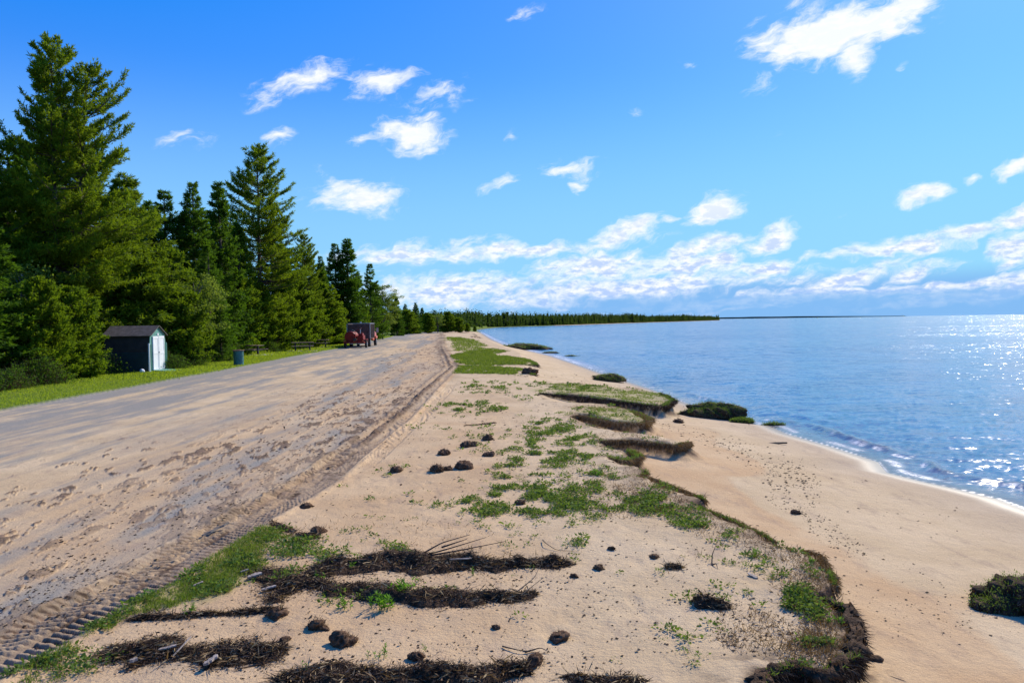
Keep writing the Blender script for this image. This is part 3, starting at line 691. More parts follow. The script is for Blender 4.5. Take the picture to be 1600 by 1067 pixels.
# deeper rows that close the forest
rows = [(-90,54,190),(-40,60,230),(60,58,215),(130,62,230),(190,66,300),(240,70,310),(290,74,335),(320,80,330),(365,78,330),(430,84,345),(455,92,385),(480,100,405),(505,112,410),(560,120,425),(585,135,440),(612,150,470),(634,190,474),(660,205,480),(680,215,484),(-20,52,300),(100,52,330),(215,58,350)]
ROWL = ['hidden conifer beyond the left border', 'hidden conifer at the left border of the forest', 'conifer behind the left flank of the tallest pine', 'conifer directly behind the tallest pine', 'conifer behind the gap right of the tallest pine', 'conifer top behind the drooping spruce', 'conifer behind the fir right of the drooping spruce', 'conifer behind the left spire-topped spruce', 'conifer between the spire tops and the layered pine', 'conifer behind the right side of the layered pine', 'conifer between the layered pine and the small pine', 'conifer behind the small pine', 'conifer behind the thin spruce left of the twin spruces', 'conifer behind the right twin spruce', 'conifer behind the grey-green spruce', 'conifer behind the bright birch', 'conifer behind the gap right of the birch', 'conifer beyond the lone pointed spruce', 'conifer beyond the light sapling at the road end', 'dark conifer low behind the cedars at the far left', 'dark conifer low behind the shed and bare trunks', 'dark conifer low behind the drooping spruce']
for i, (px, ds, tp) in enumerate(rows):
    plant(['spr1', 'spr2', 'spr3', 'pine', 'ced1'][i % 4], px, ds, top=tp, label=ROWL[i], sx_=1.35, group='second row conifers')
for i, (px, ds) in enumerate([(148,44),(10,35.5),(60,37.5),(-40,34),(112,42),(268,46.5),(292,50),(318,54),(440,74),(462,77),(490,86),(512,93),(586,119),(360,64),(420,70)]):
    lb = ['brown twiggy brush against the left side of the shed','low brown brush at the left end of the lawn','twiggy brush below the bare trunks left of the shed','brush at the left border','twiggy brush between lawn and trunks left of the shed','brown twiggy brush right beside the white shed doors','bare brown brush right of the shed under the round cedar','brush behind the barrel','brush right of the first picnic table','brush behind the second picnic table','brush by the third picnic table','brush left of the truck','brush under the birch at the bend','brush left of the first picnic table','brush behind the first picnic table'][i]
    plant('br1' if i % 2 else 'br2', px, ds, h=RT.uniform(1.1, 1.7), label=lb, cat='bush', group='twiggy brush along the lawn')
for k in TREES:
    if k not in used:
        r_ = TREES[k][0]
        for c in list(r_.children): bpy.data.objects.remove(c)
        bpy.data.objects.remove(r_)

# far wood along the bay: one mass
rng = np.random.default_rng(31); pts = []
while len(pts) < 5200:
    n = 4000; yy = 200+1330*rng.random(n)**1.15; dd = rng.random(n)**1.6*120+4; xx = xw(yy)-dd*np.where(yy < 480, .7, 1.0)-6
    okk = (xx > -160+0*yy) | (yy > 260)
    okk &= (np.arctan2(xx, yy) > -.2) & ~((yy < 260) & (xx > -18))
    # keep bay shore clearings
    for a, b in zip(xx[okk], yy[okk]): pts.append((a, b))
pts = np.array(pts[:5200]); n = len(pts); H = rng.uniform(6.0, 12.5, n)*np.interp(pts[:, 1], [200, 350, 600, 1500], [.65, .85, 1.0, .95])*(.42+.75*fbm(pts[:, 0]*.03, pts[:, 1]*.03, 4, .65))*np.where(rng.random(n) > .93, 1.15, 1.0)
ne = 46; ei = np.repeat(np.arange(n), ne); u = rng.random(len(ei))**1.3; a = rng.random(len(ei))*6.28; rad = H[ei]*.24*(1-u)**.8*np.sqrt(rng.random(len(ei))*.6+.4)
tall = H > 11.5; typ = np.where(tall, 0, rng.random(n))[ei]; rad = np.where(typ > .42, H[ei]*.26*np.sqrt(np.clip(1-(2*u-.9)**2, 0, 1)), rad)
p = np.stack([pts[ei, 0]+np.cos(a)*rad, pts[ei, 1]+np.sin(a)*rad, u*H[ei]*.95-.4], -1)
dr = unit(np.stack([np.cos(a)*.8, np.sin(a)*.8, rng.normal(.1, .7, len(ei))], -1)); L = H[ei]*.17*rng.uniform(.6, 1.2, len(ei))*(1.1-.65*u)
Qa = diam(p, dr, L, L*.55, rng); va_ = .35*rng.random(n)[ei]+.5*rng.random(len(ei))+.3*(rng.random(n)[ei] > .93)
for k in range(2):
    zb_ = np.stack([pts[:, 0], pts[:, 1], np.full(n, -.8)], -1); dv = np.stack([np.cos(k*1.57+pts[:, 0]), np.sin(k*1.57+pts[:, 0]), np.zeros(n)], -1)*(H*.17)[:, None]; up_ = np.array([0, 0, 1.0])
    Qa = np.concatenate([Qa, np.stack([zb_-dv, zb_+dv, zb_+dv*.25+up_*(H*.85)[:, None], zb_-dv*.25+up_*(H*.85)[:, None]], 1)]); va_ = np.concatenate([va_, np.zeros(n)+.1])
fw = quads_obj('far_wood', Qa, va_, M['farwood'])
tag(fw, 'long dark strip of forest following the far curve of the bay to the headland', 'forest', kind='stuff')

# ------------------------------------------------------------------ scatter helpers
def ell_pts(cx, cy, rx, ry, n, rng, ang=0, z=0):
    r = np.sqrt(rng.random(n)); t = rng.random(n)*2*np.pi; a = r*np.cos(t)*rx; b = r*np.sin(t)*ry; c, s = math.cos(R_(ang)), math.sin(R_(ang))
    return P(cx+a*c+b*s, cy-a*s+b*c, z)
def zat(q): return terrain(q[:, 0], q[:, 1])
def blades(q, rng, n, Lh, W, mat=None, spread=.5, rad=.04, lift=0, upb=1.0):
    i = np.repeat(np.arange(len(q)), n); z = zat(q)[i] if lift is not None else 0
    off = rng.normal(0, rad, (len(i), 2)); p = np.stack([q[i, 0]+off[:, 0], q[i, 1]+off[:, 1], z-.003], -1)
    d = unit(rng.normal(0, spread, (len(i), 3))+[0, 0, upb]); d[:, 2] = np.abs(d[:, 2]); L = Lh*rng.uniform(.5, 1.3, len(i))
    return diam(p, d, L, np.full(len(i), 1.0)*W*rng.uniform(.7, 1.3, len(i)), rng)
def val(n, rng, k=1): return rng.random(n)

# lawn blades
rng = np.random.default_rng(41); Qs = []
for (x0, x1, y0, y1, n, L, W) in ((-25, -14, 18, 34, 26000, .075, .016), (-24, -14.5, 34, 60, 24000, .085, .03), (-26, -15, 60, 140, 22000, .10, .06)):
    q = np.stack([rng.uniform(x0, x1, n), rng.uniform(y0, y1, n)], -1); q = q[(q[:, 0] < xl_(q[:, 1])-.05+rng.normal(0, .05, n)) & (q[:, 0] > -24.5)]
    Qs.append(blades(q, rng, 2, L, W, rad=.05))
# taller fringe where the mower does not reach
q = np.stack([rng.uniform(-24, -20.6, 2600), rng.uniform(28, 100, 2600)], -1); Qs.append(blades(q, rng, 5, .32, .02, rad=.08, spread=.3))
A = np.concatenate(Qs); tag(quads_obj('lawn_grass', A, rng.random(len(A)), M['grass']), 'bright mown lawn strip between the road and the forest', 'grass', kind='stuff')

# turf on the far terrace and the left foreground verge
Qs = []
for (qx, qy, st_), n, L, W in zip(GPOLY, (5500, 2600, 8500, 1800, 400, 1500, 500), (.13, .13, .042, .10, .14, .05, .05), (.035, .05, .0055, .035, .06, .015, .012)):
    w0 = P(np.array(qx), np.array(qy)); lo_, hi_ = w0.min(0), w0.max(0)
    q = np.stack([rng.uniform(lo_[0]-.3, hi_[0]+.3, n*3), rng.uniform(max(lo_[1]-.2, 4.3), hi_[1]+.3, n*3)], -1)
    g = pip(qx, qy, q[:, 0], q[:, 1]); nn = fbm(q[:, 0]*2.3, q[:, 1]*2.3, 4, .6)
    q = q[(g+(nn-.5)*1.2 > -.05) & (nn > .44) & (q[:, 0]-xtk(q[:, 1]) > .33) & (sdf(q[:, 0], q[:, 1]) > .02)]
    Qs.append(blades(q, rng, 4, L, W, rad=.02+W, spread=.6))
A = np.concatenate(Qs); tag(quads_obj('verge_grass', A, rng.random(len(A)), M['verge']), 'patchy green grass on the verge between tyre track and sand terrace', 'grass', kind='stuff')

# creeping weeds on the sand: (cx, cy, rx, ry, n, angle)
WP = [(865,672,42,16,420,0),(890,695,60,22,520,0),(845,708,60,14,380,0),(820,745,60,30,760,15),(800,775,70,28,640,10),(850,790,60,18,330,0),(925,775,70,30,430,-10),(990,775,60,22,420,-12),(900,735,60,30,240,0),
 (770,690,60,22,120,0),(960,760,90,40,260,-10),(740,636,48,8,260,0),(790,600,60,6,160,0),(760,610,50,6,150,0),(700,640,40,9,60,0),(930,660,40,12,60,0),
 (690,785,40,10,45,0),(780,815,40,10,60,0),(620,735,25,8,16,0),(915,848,22,7,40,0),(610,858,25,10,80,0),(520,880,50,16,130,0),(440,880,60,26,260,20),(540,935,40,10,50,0),(1180,862,20,8,90,0),(1110,838,60,10,160,-20),(1200,850,60,10,120,-15),
 (1225,925,40,16,300,-15),(1245,945,45,14,260,-10),(1210,938,30,12,160,0),(1265,880,14,10,110,0),(1290,985,40,35,420,-20),(1155,1023,28,10,260,0),(1235,1050,30,12,120,0),(1205,1012,25,12,60,0),(1100,890,60,20,60,0),(1060,895,35,14,60,0),(1160,960,120,50,120,0),
 (1100,1000,70,40,40,0),(940,1040,50,15,18,0),(1220,900,60,40,160,0),(935,742,8,5,60,0),(880,800,90,20,90,0),(1010,790,60,20,110,-10),(1060,800,50,16,120,-20),
 (640,780,110,40,50,0),(560,850,90,25,60,0),(420,860,60,25,200,20),(330,900,60,30,320,25),(260,925,60,25,300,25),(180,960,50,18,160,25),(90,1010,60,22,200,25),(50,1050,50,20,160,0),(150,1040,60,20,60,0),
 (900,605,40,5,80,0),(960,600,60,6,160,0),(830,625,70,6,60,0),(740,575,50,4,90,0),(870,835,200,60,60,0),(760,900,200,60,25,0),(980,690,60,20,90,0),(950,640,50,8,60,0),(760,660,120,20,60,0)]
rng = np.random.default_rng(43); Qs = []; Qd = []
for (cx, cy, rx, ry, n, an) in WP:
    q = ell_pts(cx, cy, rx*1.1, ry*1.15, int(n*1.35), rng, an); q = q[sdf(q[:, 0], q[:, 1]) > -.03]; q = q[(q[:, 0]-xtk(q[:, 1]) > .3)]; q = q[sm(fbm(q[:, 0]*3.3+5, q[:, 1]*2.6, 3, .6), .49, .62) > rng.random(len(q))]
    if not len(q): continue
    d = np.hypot(q[:, 0], q[:, 1]); k = 14; i = np.repeat(np.arange(len(q)), k); z = zat(q)[i]
    big = (rng.random(len(q))**1.6*.85+.35)[i]; A_ = rng.random(len(i))*6.28; rr_ = rng.random(len(i))*.07*big; hz = .005+.05*rng.random(len(i))*big*(1-rr_/.12)
    p = np.stack([q[i, 0]+np.cos(A_)*rr_, q[i, 1]+np.sin(A_)*rr_, z+hz], -1)
    dd = unit(np.stack([np.cos(A_), np.sin(A_), rng.normal(.35, .5, len(i))], -1)); L = rng.uniform(.03, .065, len(i))*big*np.interp(d[i], [5, 15, 40], [.62, 1.0, 2.2])
    Qs.append(diam(p, dd, L, L*.5, rng))
    m_ = rng.random(len(q)) < .35; Qd.append(blades(q[m_], rng, 3, .07, .005, spread=.9, rad=.05))
A = np.concatenate(Qs); tag(quads_obj('creeping_weeds', A, rng.random(len(A)), M['weed']), 'patches of small-leaved green creeping weeds spread over the sand terrace', 'weeds', kind='stuff')
for (cx, cy, rx, ry, n, an) in [(1180,985,60,35,160,0),(1290,985,40,45,420,0),(1265,1020,50,30,260,0),(1275,900,30,40,200,0),(960,770,90,40,500,-10),(1150,830,110,30,420,-20),(980,690,60,22,380,0),(950,600,110,7,500,0),(940,636,60,5,260,0),(1250,900,40,60,260,0),(880,665,80,20,200,0),(600,860,200,60,160,0),(1020,780,60,20,360,-15)]:
    q = ell_pts(cx, cy, rx, ry, n, rng, an); Qd.append(blades(q[sdf(q[:, 0], q[:, 1]) > -.05], rng, 4, .07, .005, spread=1.0, rad=.04, upb=.5))
A = np.concatenate(Qd); tag(quads_obj('dry_grass', A, rng.random(len(A)), M['dry']), 'thin dry straw and runners lying among the weeds on the sand', 'dry grass', kind='stuff')

# small dark litter on sand, road and beach
rng = np.random.default_rng(47); Qs = []
for (cx, cy, rx, ry, n, an, z0) in [(1235,760,50,45,420,-40,-.5),(1180,720,90,18,260,-25,-.5),(1300,835,70,20,200,-35,-.5),(1150,690,140,16,260,-12,-.45),(1350,900,200,60,150,-20,-.45),(1450,960,150,50,120,0,-.45),(1100,640,120,20,50,0,-.5),(1400,800,150,40,70,-15,-.7),
    (900,850,350,110,600,0,0),(700,720,220,70,500,0,0),(1100,930,200,100,520,0,0),(760,980,300,80,350,0,0),(1190,980,80,50,380,0,0),(1000,770,140,50,400,-10,0),(640,1040,330,40,450,0,0),(300,960,260,60,500,10,0),(640,905,260,45,900,0,0),(520,740,160,60,120,20,0),(420,720,180,60,900,32,0),(200,850,200,80,1000,28,0),(560,650,120,40,500,32,0),(80,930,110,50,500,25,0),(640,590,60,50,420,30,0),(700,650,200,40,360,0,0),(850,580,120,12,160,0,0),(980,640,120,20,160,0,-.3)]:
    q = ell_pts(cx, cy, rx, ry, n, rng, an, z0); d = np.hypot(q[:, 0], q[:, 1]); z = zat(q); L = rng.exponential(.012, len(q))+.006; L *= np.interp(d, [5, 20, 60], [1, 2.2, 5]); L = np.minimum(L, .035*np.maximum(1, d/7))
    p = np.stack([q[:, 0], q[:, 1], z+.002], -1); dd = unit(np.stack([rng.normal(size=len(q)), rng.normal(size=len(q)), rng.random(len(q))*.12], -1))
    s = unit(np.cross(dd, np.array([0, 0, 1.0])))*(L*rng.uniform(.12, .4, len(q)))[:, None]; up = np.array([0, 0, 1.0])*(L*.18)[:, None]
    Qs.append(np.stack([p, p+dd*(L*.5)[:, None]+s, p+dd*L[:, None], p+dd*(L*.5)[:, None]-s+up], 1))
A = np.concatenate(Qs); tag(quads_obj('sand_litter', A, rng.random(len(A))*.8, M['dark']), 'fine dark bits of bark and weed strewn over sand and beach', 'litter', kind='stuff')

# ------------------------------------------------------------------ lumps
def lump(name, sx_, sy_, sz_, seed, mat, parent=None, sub=4, rough=.35, flat=.25):
    bm = bmesh.new(); bmesh.ops.create_icosphere(bm, subdivisions=sub, radius=1)
    V = np.array([v.co[:] for v in bm.verts]); F = [[v.index for v in f.verts] for f in bm.faces]; bm.free()
    o = seed*3.1
    n1_ = fbm(V[:, 0]*1.6+o+V[:, 2], V[:, 1]*1.6+o*.7-V[:, 2]*.8, 3)-.5; n2_ = fbm(V[:, 0]*6+o+V[:, 2]*4, V[:, 1]*6-V[:, 2]*5+o, 3)-.5
    V = V*(1+n1_[:, None]*2*rough+n2_[:, None]*rough*.9)
    V[:, 2] = np.where(V[:, 2] < -flat, -flat+(V[:, 2]+flat)*.1, V[:, 2])
    V = V*np.array([sx_, sy_, sz_]); return mesh_obj(name, V, np.array(F, np.int32), mat, parent, smooth=True)
def lump_h(V, x, y): pass
CLODS = [(733,697,11,'brown root clod, largest of the pair beside the left end of the weed patch'),(694,710,9,'low brown clod nearest the tyre track among the terrace clods'),(762,687,10,'flat brown clod at the upper left of the weeds'),(764,712,9,'dark clod touching the left of the weed patch'),
 (683,736,13,'round brown clod at the left of a touching trio'),(700,734,7,'small clod in the middle of a trio'),(723,731,13,'long brown clod at the right of a trio'),(619,736,10,'clod with a green sprout alone near the tyre track'),
 (936,888,9,'small dark clod right of the upper debris pile'),(897,901,7,'tiny dark clod right of the lower debris pile'),(873,998,15,'dark clod with shadow standing alone on open sand'),(775,981,7,'small pebble-like clod on bare sand in the foreground'),(835,1036,17,'round dark clod right of the nearest debris pile'),
 (652,1028,13,'brown clod with a grass shoot above the nearest debris pile'),(537,1005,20,'large spiky root clod in the foreground'),(495,980,18,'brown root clod left of the spiky one'),(478,792,9,'orange-brown lump beside the tyre track'),(496,832,12,'dark lump at the edge of the verge grass'),
 (1022,871,8,'small flat dark clod on the right of the terrace'),(1243,802,7,'lone dark stone-like clod on the beach'),(430,962,16,'ragged clod at the right tip of the left debris band'),(446,1000,8,'small dark clod above the left debris pile'),(812,787,8,'small dark clod below the weed patch'),(955,858,6,'tiny dark clod by the weeds'),
 (1270,935,8,'little clod close to the bank edge'),(828,584,11,'earth lump on the far terrace beside the turf tongue'),(1060,660,8,'flat weed lump on the beach left of the green mound')]
rng = np.random.default_rng(53)
for i, (px, py, s, lb) in enumerate(CLODS):
    z0 = -.3 if px > 1040 and py < 830 else 0; q = P(px, py, z0)
    for _ in range(4):
        z0 = float(terrain(np.array([q[0]]), np.array([q[1]]))[0]); q = P(px, py, z0)
    sc = s/FPX*math.hypot(q[0], q[1])*.92
    o = lump('earth_clod', sc*rng.uniform(.9, 1.25), sc*rng.uniform(.8, 1.1), sc*rng.uniform(.6, .85), i+3, M['clod'], rough=.62)
    o.location = (q[0], q[1], z0+sc*.1); o.rotation_euler = (0, 0, rng.uniform(0, 6)); tag(o, lb, 'clod', 'earth clods on the sand')
    k = 160; d = unit(rng.normal(size=(k, 3))*[1, 1, .8]+[0, 0, .25]); pp = d*np.array([sc*.9, sc*.9, sc*.55])
    quads_obj('rootlets', diam(pp, unit(d+rng.normal(0, .8, (k, 3))), rng.uniform(.25, .75, k)*sc, np.full(k, .05*sc), rng), rng.random(k), M['dark'], o)

# debris piles : lumpy ridge + thousands of stalks
def debris(name, pix, halfw, hgt, seed, n, lb, lushn=0):
    hgt *= .7
    """pix: list of (px, py) centre line, halfw in metres"""
    rng = np.random.default_rng(seed); c = np.array([P(a, b) for a, b in pix]); L = np.concatenate([[0], np.cumsum(np.linalg.norm(np.diff(c, axis=0), axis=1))]); T = L[-1]
    nu, nv = max(30, int(T/.03)), 26; U, W_ = np.meshgrid(np.linspace(0, 1, nu), np.linspace(-1, 1, nv), indexing='ij')
    def pos(u, v):
        x = np.interp(u*T, L, c[:, 0]); y = np.interp(u*T, L, c[:, 1]); env = np.sqrt(np.clip(1-(2*u-1)**4, 0, 1))*halfw*(.15+1.9*fbm(u*T*3.0+seed, np.sign(v)*3+seed, 3, .6))
        dx = np.interp(np.minimum(u+.02, 1)*T, L, c[:, 0])-np.interp(np.maximum(u-.02, 0)*T, L, c[:, 0]); dy = np.interp(np.minimum(u+.02, 1)*T, L, c[:, 1])-np.interp(np.maximum(u-.02, 0)*T, L, c[:, 1]); nn = np.hypot(dx, dy)+1e-6
        X_ = x-dy/nn*v*env; Y_ = y+dx/nn*v*env
        hh_ = hgt*(1-v*v)**.8*(.05+3.2*np.clip(fbm(X_*5+seed, Y_*5, 4, .6)-.25, 0, 1))*np.clip(env/halfw, 0, 1.2)
        return X_, Y_, hh_
    X_, Y_, hh_ = pos(U.ravel(), W_.ravel()); z = terrain(X_, Y_)+hh_-.012+.02*(fbm(X_*30, Y_*30, 3)-.5)
    root = empty(name, (0, 0, 0)); I = np.arange(nu*nv).reshape(nu, nv); F = np.stack([I[:-1, :-1], I[1:, :-1], I[1:, 1:], I[:-1, 1:]], -1).reshape(-1, 4)
    mesh_obj('mat', np.stack([X_, Y_, z], -1), F, M['soilm'], root, smooth=True)
    u, v = rng.random(n), rng.standard_t(3, n)*.40; v = np.clip(v, -4, 4); vv = np.clip(v, -1, 1); X_, Y_, hh_ = pos(u, vv); X_ += (v-vv)*.15*rng.random(n); Y_ += (v-vv)*.15*rng.choice([-1, 1], n)*rng.random(n); z = terrain(X_, Y_)+hh_*rng.uniform(.6, 1.15, n)-.002
    d = unit(np.stack([rng.normal(0, 1, n), rng.normal(0, 1, n), rng.normal(.06, .26, n)], -1)); Ls = rng.exponential(.022, n)+.015; wd_ = rng.uniform(.003, .007, n)
    quads_obj('stalks', diam(np.stack([X_, Y_, z], -1), d, Ls, wd_, rng), rng.random(n)**1.15*1.03, M['dark'], root)
    k = n//26; u, v = rng.random(k), rng.uniform(-.8, .8, k); X_, Y_, hh_ = pos(u, v); z = terrain(X_, Y_)+hh_+.004
    quads_obj('pale_stalks', diam(np.stack([X_, Y_, z], -1), unit(np.stack([rng.normal(0, 1, k), rng.normal(0, 1, k), rng.normal(.1, .2, k)], -1)), rng.uniform(.03, .12, k), rng.uniform(.005, .013, k), rng), .7+.3*rng.random(k), M['dry'], root)
    k = n//18; u, v = rng.random(k), np.clip(rng.normal(0, .6, k), -1.6, 1.6); vv = np.clip(v, -1, 1); X_, Y_, hh_ = pos(u, vv); Y_ += (v-vv)*.2; z = terrain(X_, Y_)+hh_+.003; L_ = rng.uniform(.012, .042, k)
    quads_obj('bark_chips', diam(np.stack([X_, Y_, z], -1), unit(np.stack([rng.normal(0, 1, k), rng.normal(0, 1, k), rng.normal(.0, .1, k)], -1)), L_, L_*rng.uniform(.2, .5, k), rng), rng.random(k)*.85, M['bark_chip'], root)
    tag(root, lb, 'debris pile', 'dark debris piles on the sand'); return pos
debris('debris_pile', [(470,905),(540,882),(620,880),(700,885),(780,882),(895,880)], .22, .085, 1, 17000, 'long dark pile of washed-up plant debris with a forked branch on its crest')
debris('debris_pile', [(395,905),(480,915),(560,922),(640,932),(720,938),(800,935),(838,925)], .17, .075, 2, 12000, 'second dark debris pile, the one with bright green weeds growing through it')
debris('debris_pile', [(150,1030),(230,1018),(320,1028),(380,1030),(445,1012)], .26, .05, 3, 13000, 'wide flat heap of chips and stalks in the lower left foreground')
debris('debris_pile', [(430,1066),(520,1060),(620,1055),(720,1058),(800,1050),(830,1052)], .16, .085, 4, 11000, 'debris pile cut by the bottom edge of the photo')
debris('debris_pile', [(200,970),(260,968),(330,962),(400,960),(440,955)], .07, .035, 5, 4500, 'thin dark rim of debris along the lower edge of the verge grass')
debris('debris_pile', [(380,890),(420,900),(450,920),(420,945)], .20, .03, 6, 5000, 'scattered chips and stalks at the right end of the verge grass')
debris('debris_pile', [(880,1058),(940,1068),(1010,1066)], .07, .02, 8, 1500, 'thin loose scatter of roots at the bottom, right of the round clod')
debris('debris_pile', [(425,818),(460,835),(500,842)], .10, .03, 9, 1500, 'small dark heap beside the tyre track at the top of the verge grass')
debris('debris_pile', [(1040,885),(1065,887)], .09, .03, 12, 700, 'small tuft of dead roots in the middle of the right terrace')
debris('debris_pile', [(1085,940),(1105,943),(1140,950)], .10, .06, 13, 1600, 'torn lump of roots beside a hollow on the right terrace')
debris('debris_pile', [(725,665),(750,663),(775,660)], .12, .03, 14, 800, 'thin grey debris line left of the upper weed patch')

# bleached wood bits
def plank(name, px, py, L, wdt, th, ang, lb, mat='chip', lift=.03, z0=0, tilt=.1, grp='bleached wood pieces'):
    q = P(px, py, z0); z = float(terrain(np.array([q[0]]), np.array([q[1]]))[0]); rng = np.random.default_rng(int(px*7+py)); s = np.linspace(-.5, .5, 9)
    V = []; F = []
    for k, t in enumerate(s):
        ww = wdt*(.5+.5*math.sqrt(max(0, 1-(2*t)**4)))*rng.uniform(.8, 1.1); o_ = rng.normal(0, wdt*.12)
        for a, b in ((-.5, -.5), (.5, -.5), (.5, .5), (-.5, .5)): V.append((t*L, a*ww+o_, b*th+t*tilt*L))
    for k in range(8):
        for j in range(4): F.append((k*4+j, k*4+(j+1) % 4, k*4+4+(j+1) % 4, k*4+4+j))
    F += [(3, 2, 1, 0), (32, 33, 34, 35)]
    o = mesh_obj(name, V, F, M[mat]); o.location = (q[0], q[1], z+lift); o.rotation_euler = (rng.uniform(-.3, .3), 0, ang); tag(o, lb, 'wood piece', grp)
plank('driftwood', 330, 1045, .13, .045, .015, 1.2, 'short squared driftwood piece upright in the lower left heap', lift=.05)
plank('driftwood', 262, 1024, .12, .03, .01, .4, 'flat pale splinter on the lower left heap', lift=.05)
plank('driftwood', 285, 1025, .20, .010, .008, 1.25, 'long thin pale stick standing across the lower left heap', lift=.06, tilt=.3)
plank('driftwood', 420, 925, .13, .035, .012, .5, 'white chip of wood at the right end of the verge grass', lift=.03)
plank('driftwood', 310, 917, .10, .02, .01, 1.0, 'white sliver lying in the verge grass', lift=.03)
plank('driftwood', 382, 897, .08, .02, .01, .7, 'small white chip at the top of the verge grass heap', lift=.03)
plank('driftwood', 338, 832, .42, .035, .02, 1.15, 'grey weathered stick lying along the tyre track', mat='barkgrey', lift=.03)
plank('driftwood', 398, 905, .13, .05, .018, .6, 'broad pale board end beside the verge grass', lift=.03)
plank('driftwood', 209, 1043, .05, .03, .02, .6, 'small white pebble-like chip in the lower left heap', lift=.05)
plank('driftwood', 1176, 900, .12, .03, .012, 2.0, 'orange-brown wood chip on the right terrace', lift=.012)
plank('driftwood', 560, 884, .22, .05, .015, -.2, 'red-brown bark strip on the left of the long debris pile', mat='clod', lift=.06)
plank('driftwood', 720, 885, .22, .012, .01, -.15, 'pale straight stick on the long debris pile', lift=.085)
plank('driftwood', 1215, 692, .45, .05, .03, -.35, 'dark stick lying on the beach near the water', mat='stick', z0=-.65, lift=.02)

def sticks(name, polys, rad, lb, mat='stick', cat='branch'):
    lines = []
    for pl in polys:
        pts = []
        for (px, py, h) in pl:   # height above the ground; pixel is where the foot point would be seen
            q = P(px, py, 0); z = float(terrain(np.array([q[0]]), np.array([q[1]]))[0]); pts.append((q[0], q[1], z+h))
        pts = np.array(pts); t = np.linspace(0, 1, len(pts)); tt = np.linspace(0, 1, 14); p = np.stack([np.interp(tt, t, pts[:, k]) for k in range(3)], -1)
        p[1:-1] = (p[:-2]+p[1:-1]*2+p[2:])/4; lines.append((p, rad*(1-.75*tt)))
    V, F = tubes(lines, 5); o = mesh_obj(name, V, F, M[mat], smooth=True); tag(o, lb, cat)
sticks('branch', [[(650,872,.02),(700,869,.09),(760,862,.16)], [(650,872,.02),(690,864,.12),(735,856,.15)], [(652,872,.02),(720,868,.07),(790,863,.13)], [(655,874,.01),(648,872,.12)], [(690,868,.10),(730,866,.17)]], .011, 'forked dark branch reaching up from the crest of the long debris pile')
sticks('twig', [[(1112,882,0),(1113,876,.07),(1120,874,.17)], [(1112,882,0),(1119,884,.03),(1122,889,0)]], .008, 'short dark crooked twig standing in the sand of the right terrace')
sticks('twig', [[(785,1010,.01),(810,1018,.02),(850,1022,.01)], [(820,1019,.01),(845,1016,.03),(860,1020,.01)]], .006, 'thin dark twig lying flat on the bare foreground sand')
sticks('twig', [[(848,845,.02),(852,852,.04),(870,860,.01),(905,861,.01)]], .006, 'thin curved twig above the right end of the long debris pile')
sticks('twig', [[(808,932,.05),(835,918,.10),(845,905,.14)], [(815,935,.04),(848,915,.08)]], .006, 'upright wiry twigs at the right end of the second debris pile')
sticks('root_strand', [[(1318,928,0),(1335,935,.0),(1350,955,-.02)], [(1325,968,-.03),(1370,975,-.01),(1415,985,0)], [(1330,1000,-.05),(1380,1006,0)]], .006, 'thin bare roots trailing from the near bank on to the beach', cat='root')

# ------------------------------------------------------------------ turf mounds and torn bank turf
def turf(name, px, py, lx_, ly_, hz, z0, seed, lb, rz=0, grass=1.0, mat='weed', n=2600, brown=.5, grp=None, bl=.07):
    rng = np.random.default_rng(seed); q = P(px, py, z0); z = float(terrain(np.array([q[0]]), np.array([q[1]]))[0])
    root = empty(name, (q[0], q[1], z), rz)
    b = lump('soil', lx_, ly_, hz, seed, M['soilm'], root, sub=5, rough=.42, flat=.12); b.location = (0, 0, hz*.1)
    V = np.array([v.co[:] for v in b.data.vertices]); N = np.array([v.normal[:] for v in b.data.vertices])
    up = np.where((N[:, 2] > .30) & (V[:, 2] > 0))[0]; sd_ = np.where((N[:, 2] < .6) & (V[:, 2] > -.1*hz))[0]
    if len(up) and grass:
        i = rng.choice(up, int(n*grass)); p = V[i]+rng.normal(0, .02, (len(i), 3))+[0, 0, hz*.1]; d = unit(N[i]*.9+rng.normal(0, .7, (len(i), 3))); L = bl*rng.uniform(.5, 1.3, len(i))
        quads_obj('grass', diam(p, d, L, L*.18, rng), rng.random(len(i)), M[mat], root)
    if len(sd_) and brown:
        i = rng.choice(sd_, int(n*brown)); p = V[i]+[0, 0, hz*.1]; d = unit(N[i]*.5+rng.normal(0, .35, (len(i), 3))+[0, 0, -.9]); L = bl*1.4*rng.uniform(.5, 1.5, len(i))
        quads_obj('roots', diam(p, d, L, np.full(len(i), .006)*(1+math.hypot(q[0], q[1])/20), rng), rng.random(len(i)), M['dry' if seed % 2 else 'dark'], root)
    tag(root, lb, 'turf mound', grp or 'torn turf along the bank'); return root
turf('turf_mound', 1118, 652, .95, .50, .42, -.72, 101, 'green grassy mound on the beach at the waterline', rz=-.1, n=6000, mat='weed', bl=.055, brown=.15)
turf('turf_mound', 1158, 659, .34, .18, .11, -.75, 102, 'low green tail of the grassy mound, half in the water', n=2000, brown=.1)
turf('turf_mound', 1208, 663, .32, .12, .07, -.78, 104, 'small weed-covered lump at the water edge', n=700, brown=.1)
turf('turf_mound', 950, 594, .75, .6, .28, -.6, 105, 'small green hummock on the far beach', n=2500, brown=.2)
turf('turf_mound', 1592, 943, .44, .34, .25, -.55, 106, 'dark mossy turf mound cut by the right edge of the photo', n=3000, bl=.03, brown=.6, rz=.3)
turf('turf_mound', 1548, 945, .16, .14, .09, -.5, 108, 'ragged foot of the dark mossy mound', n=900, bl=.03, brown=.8)
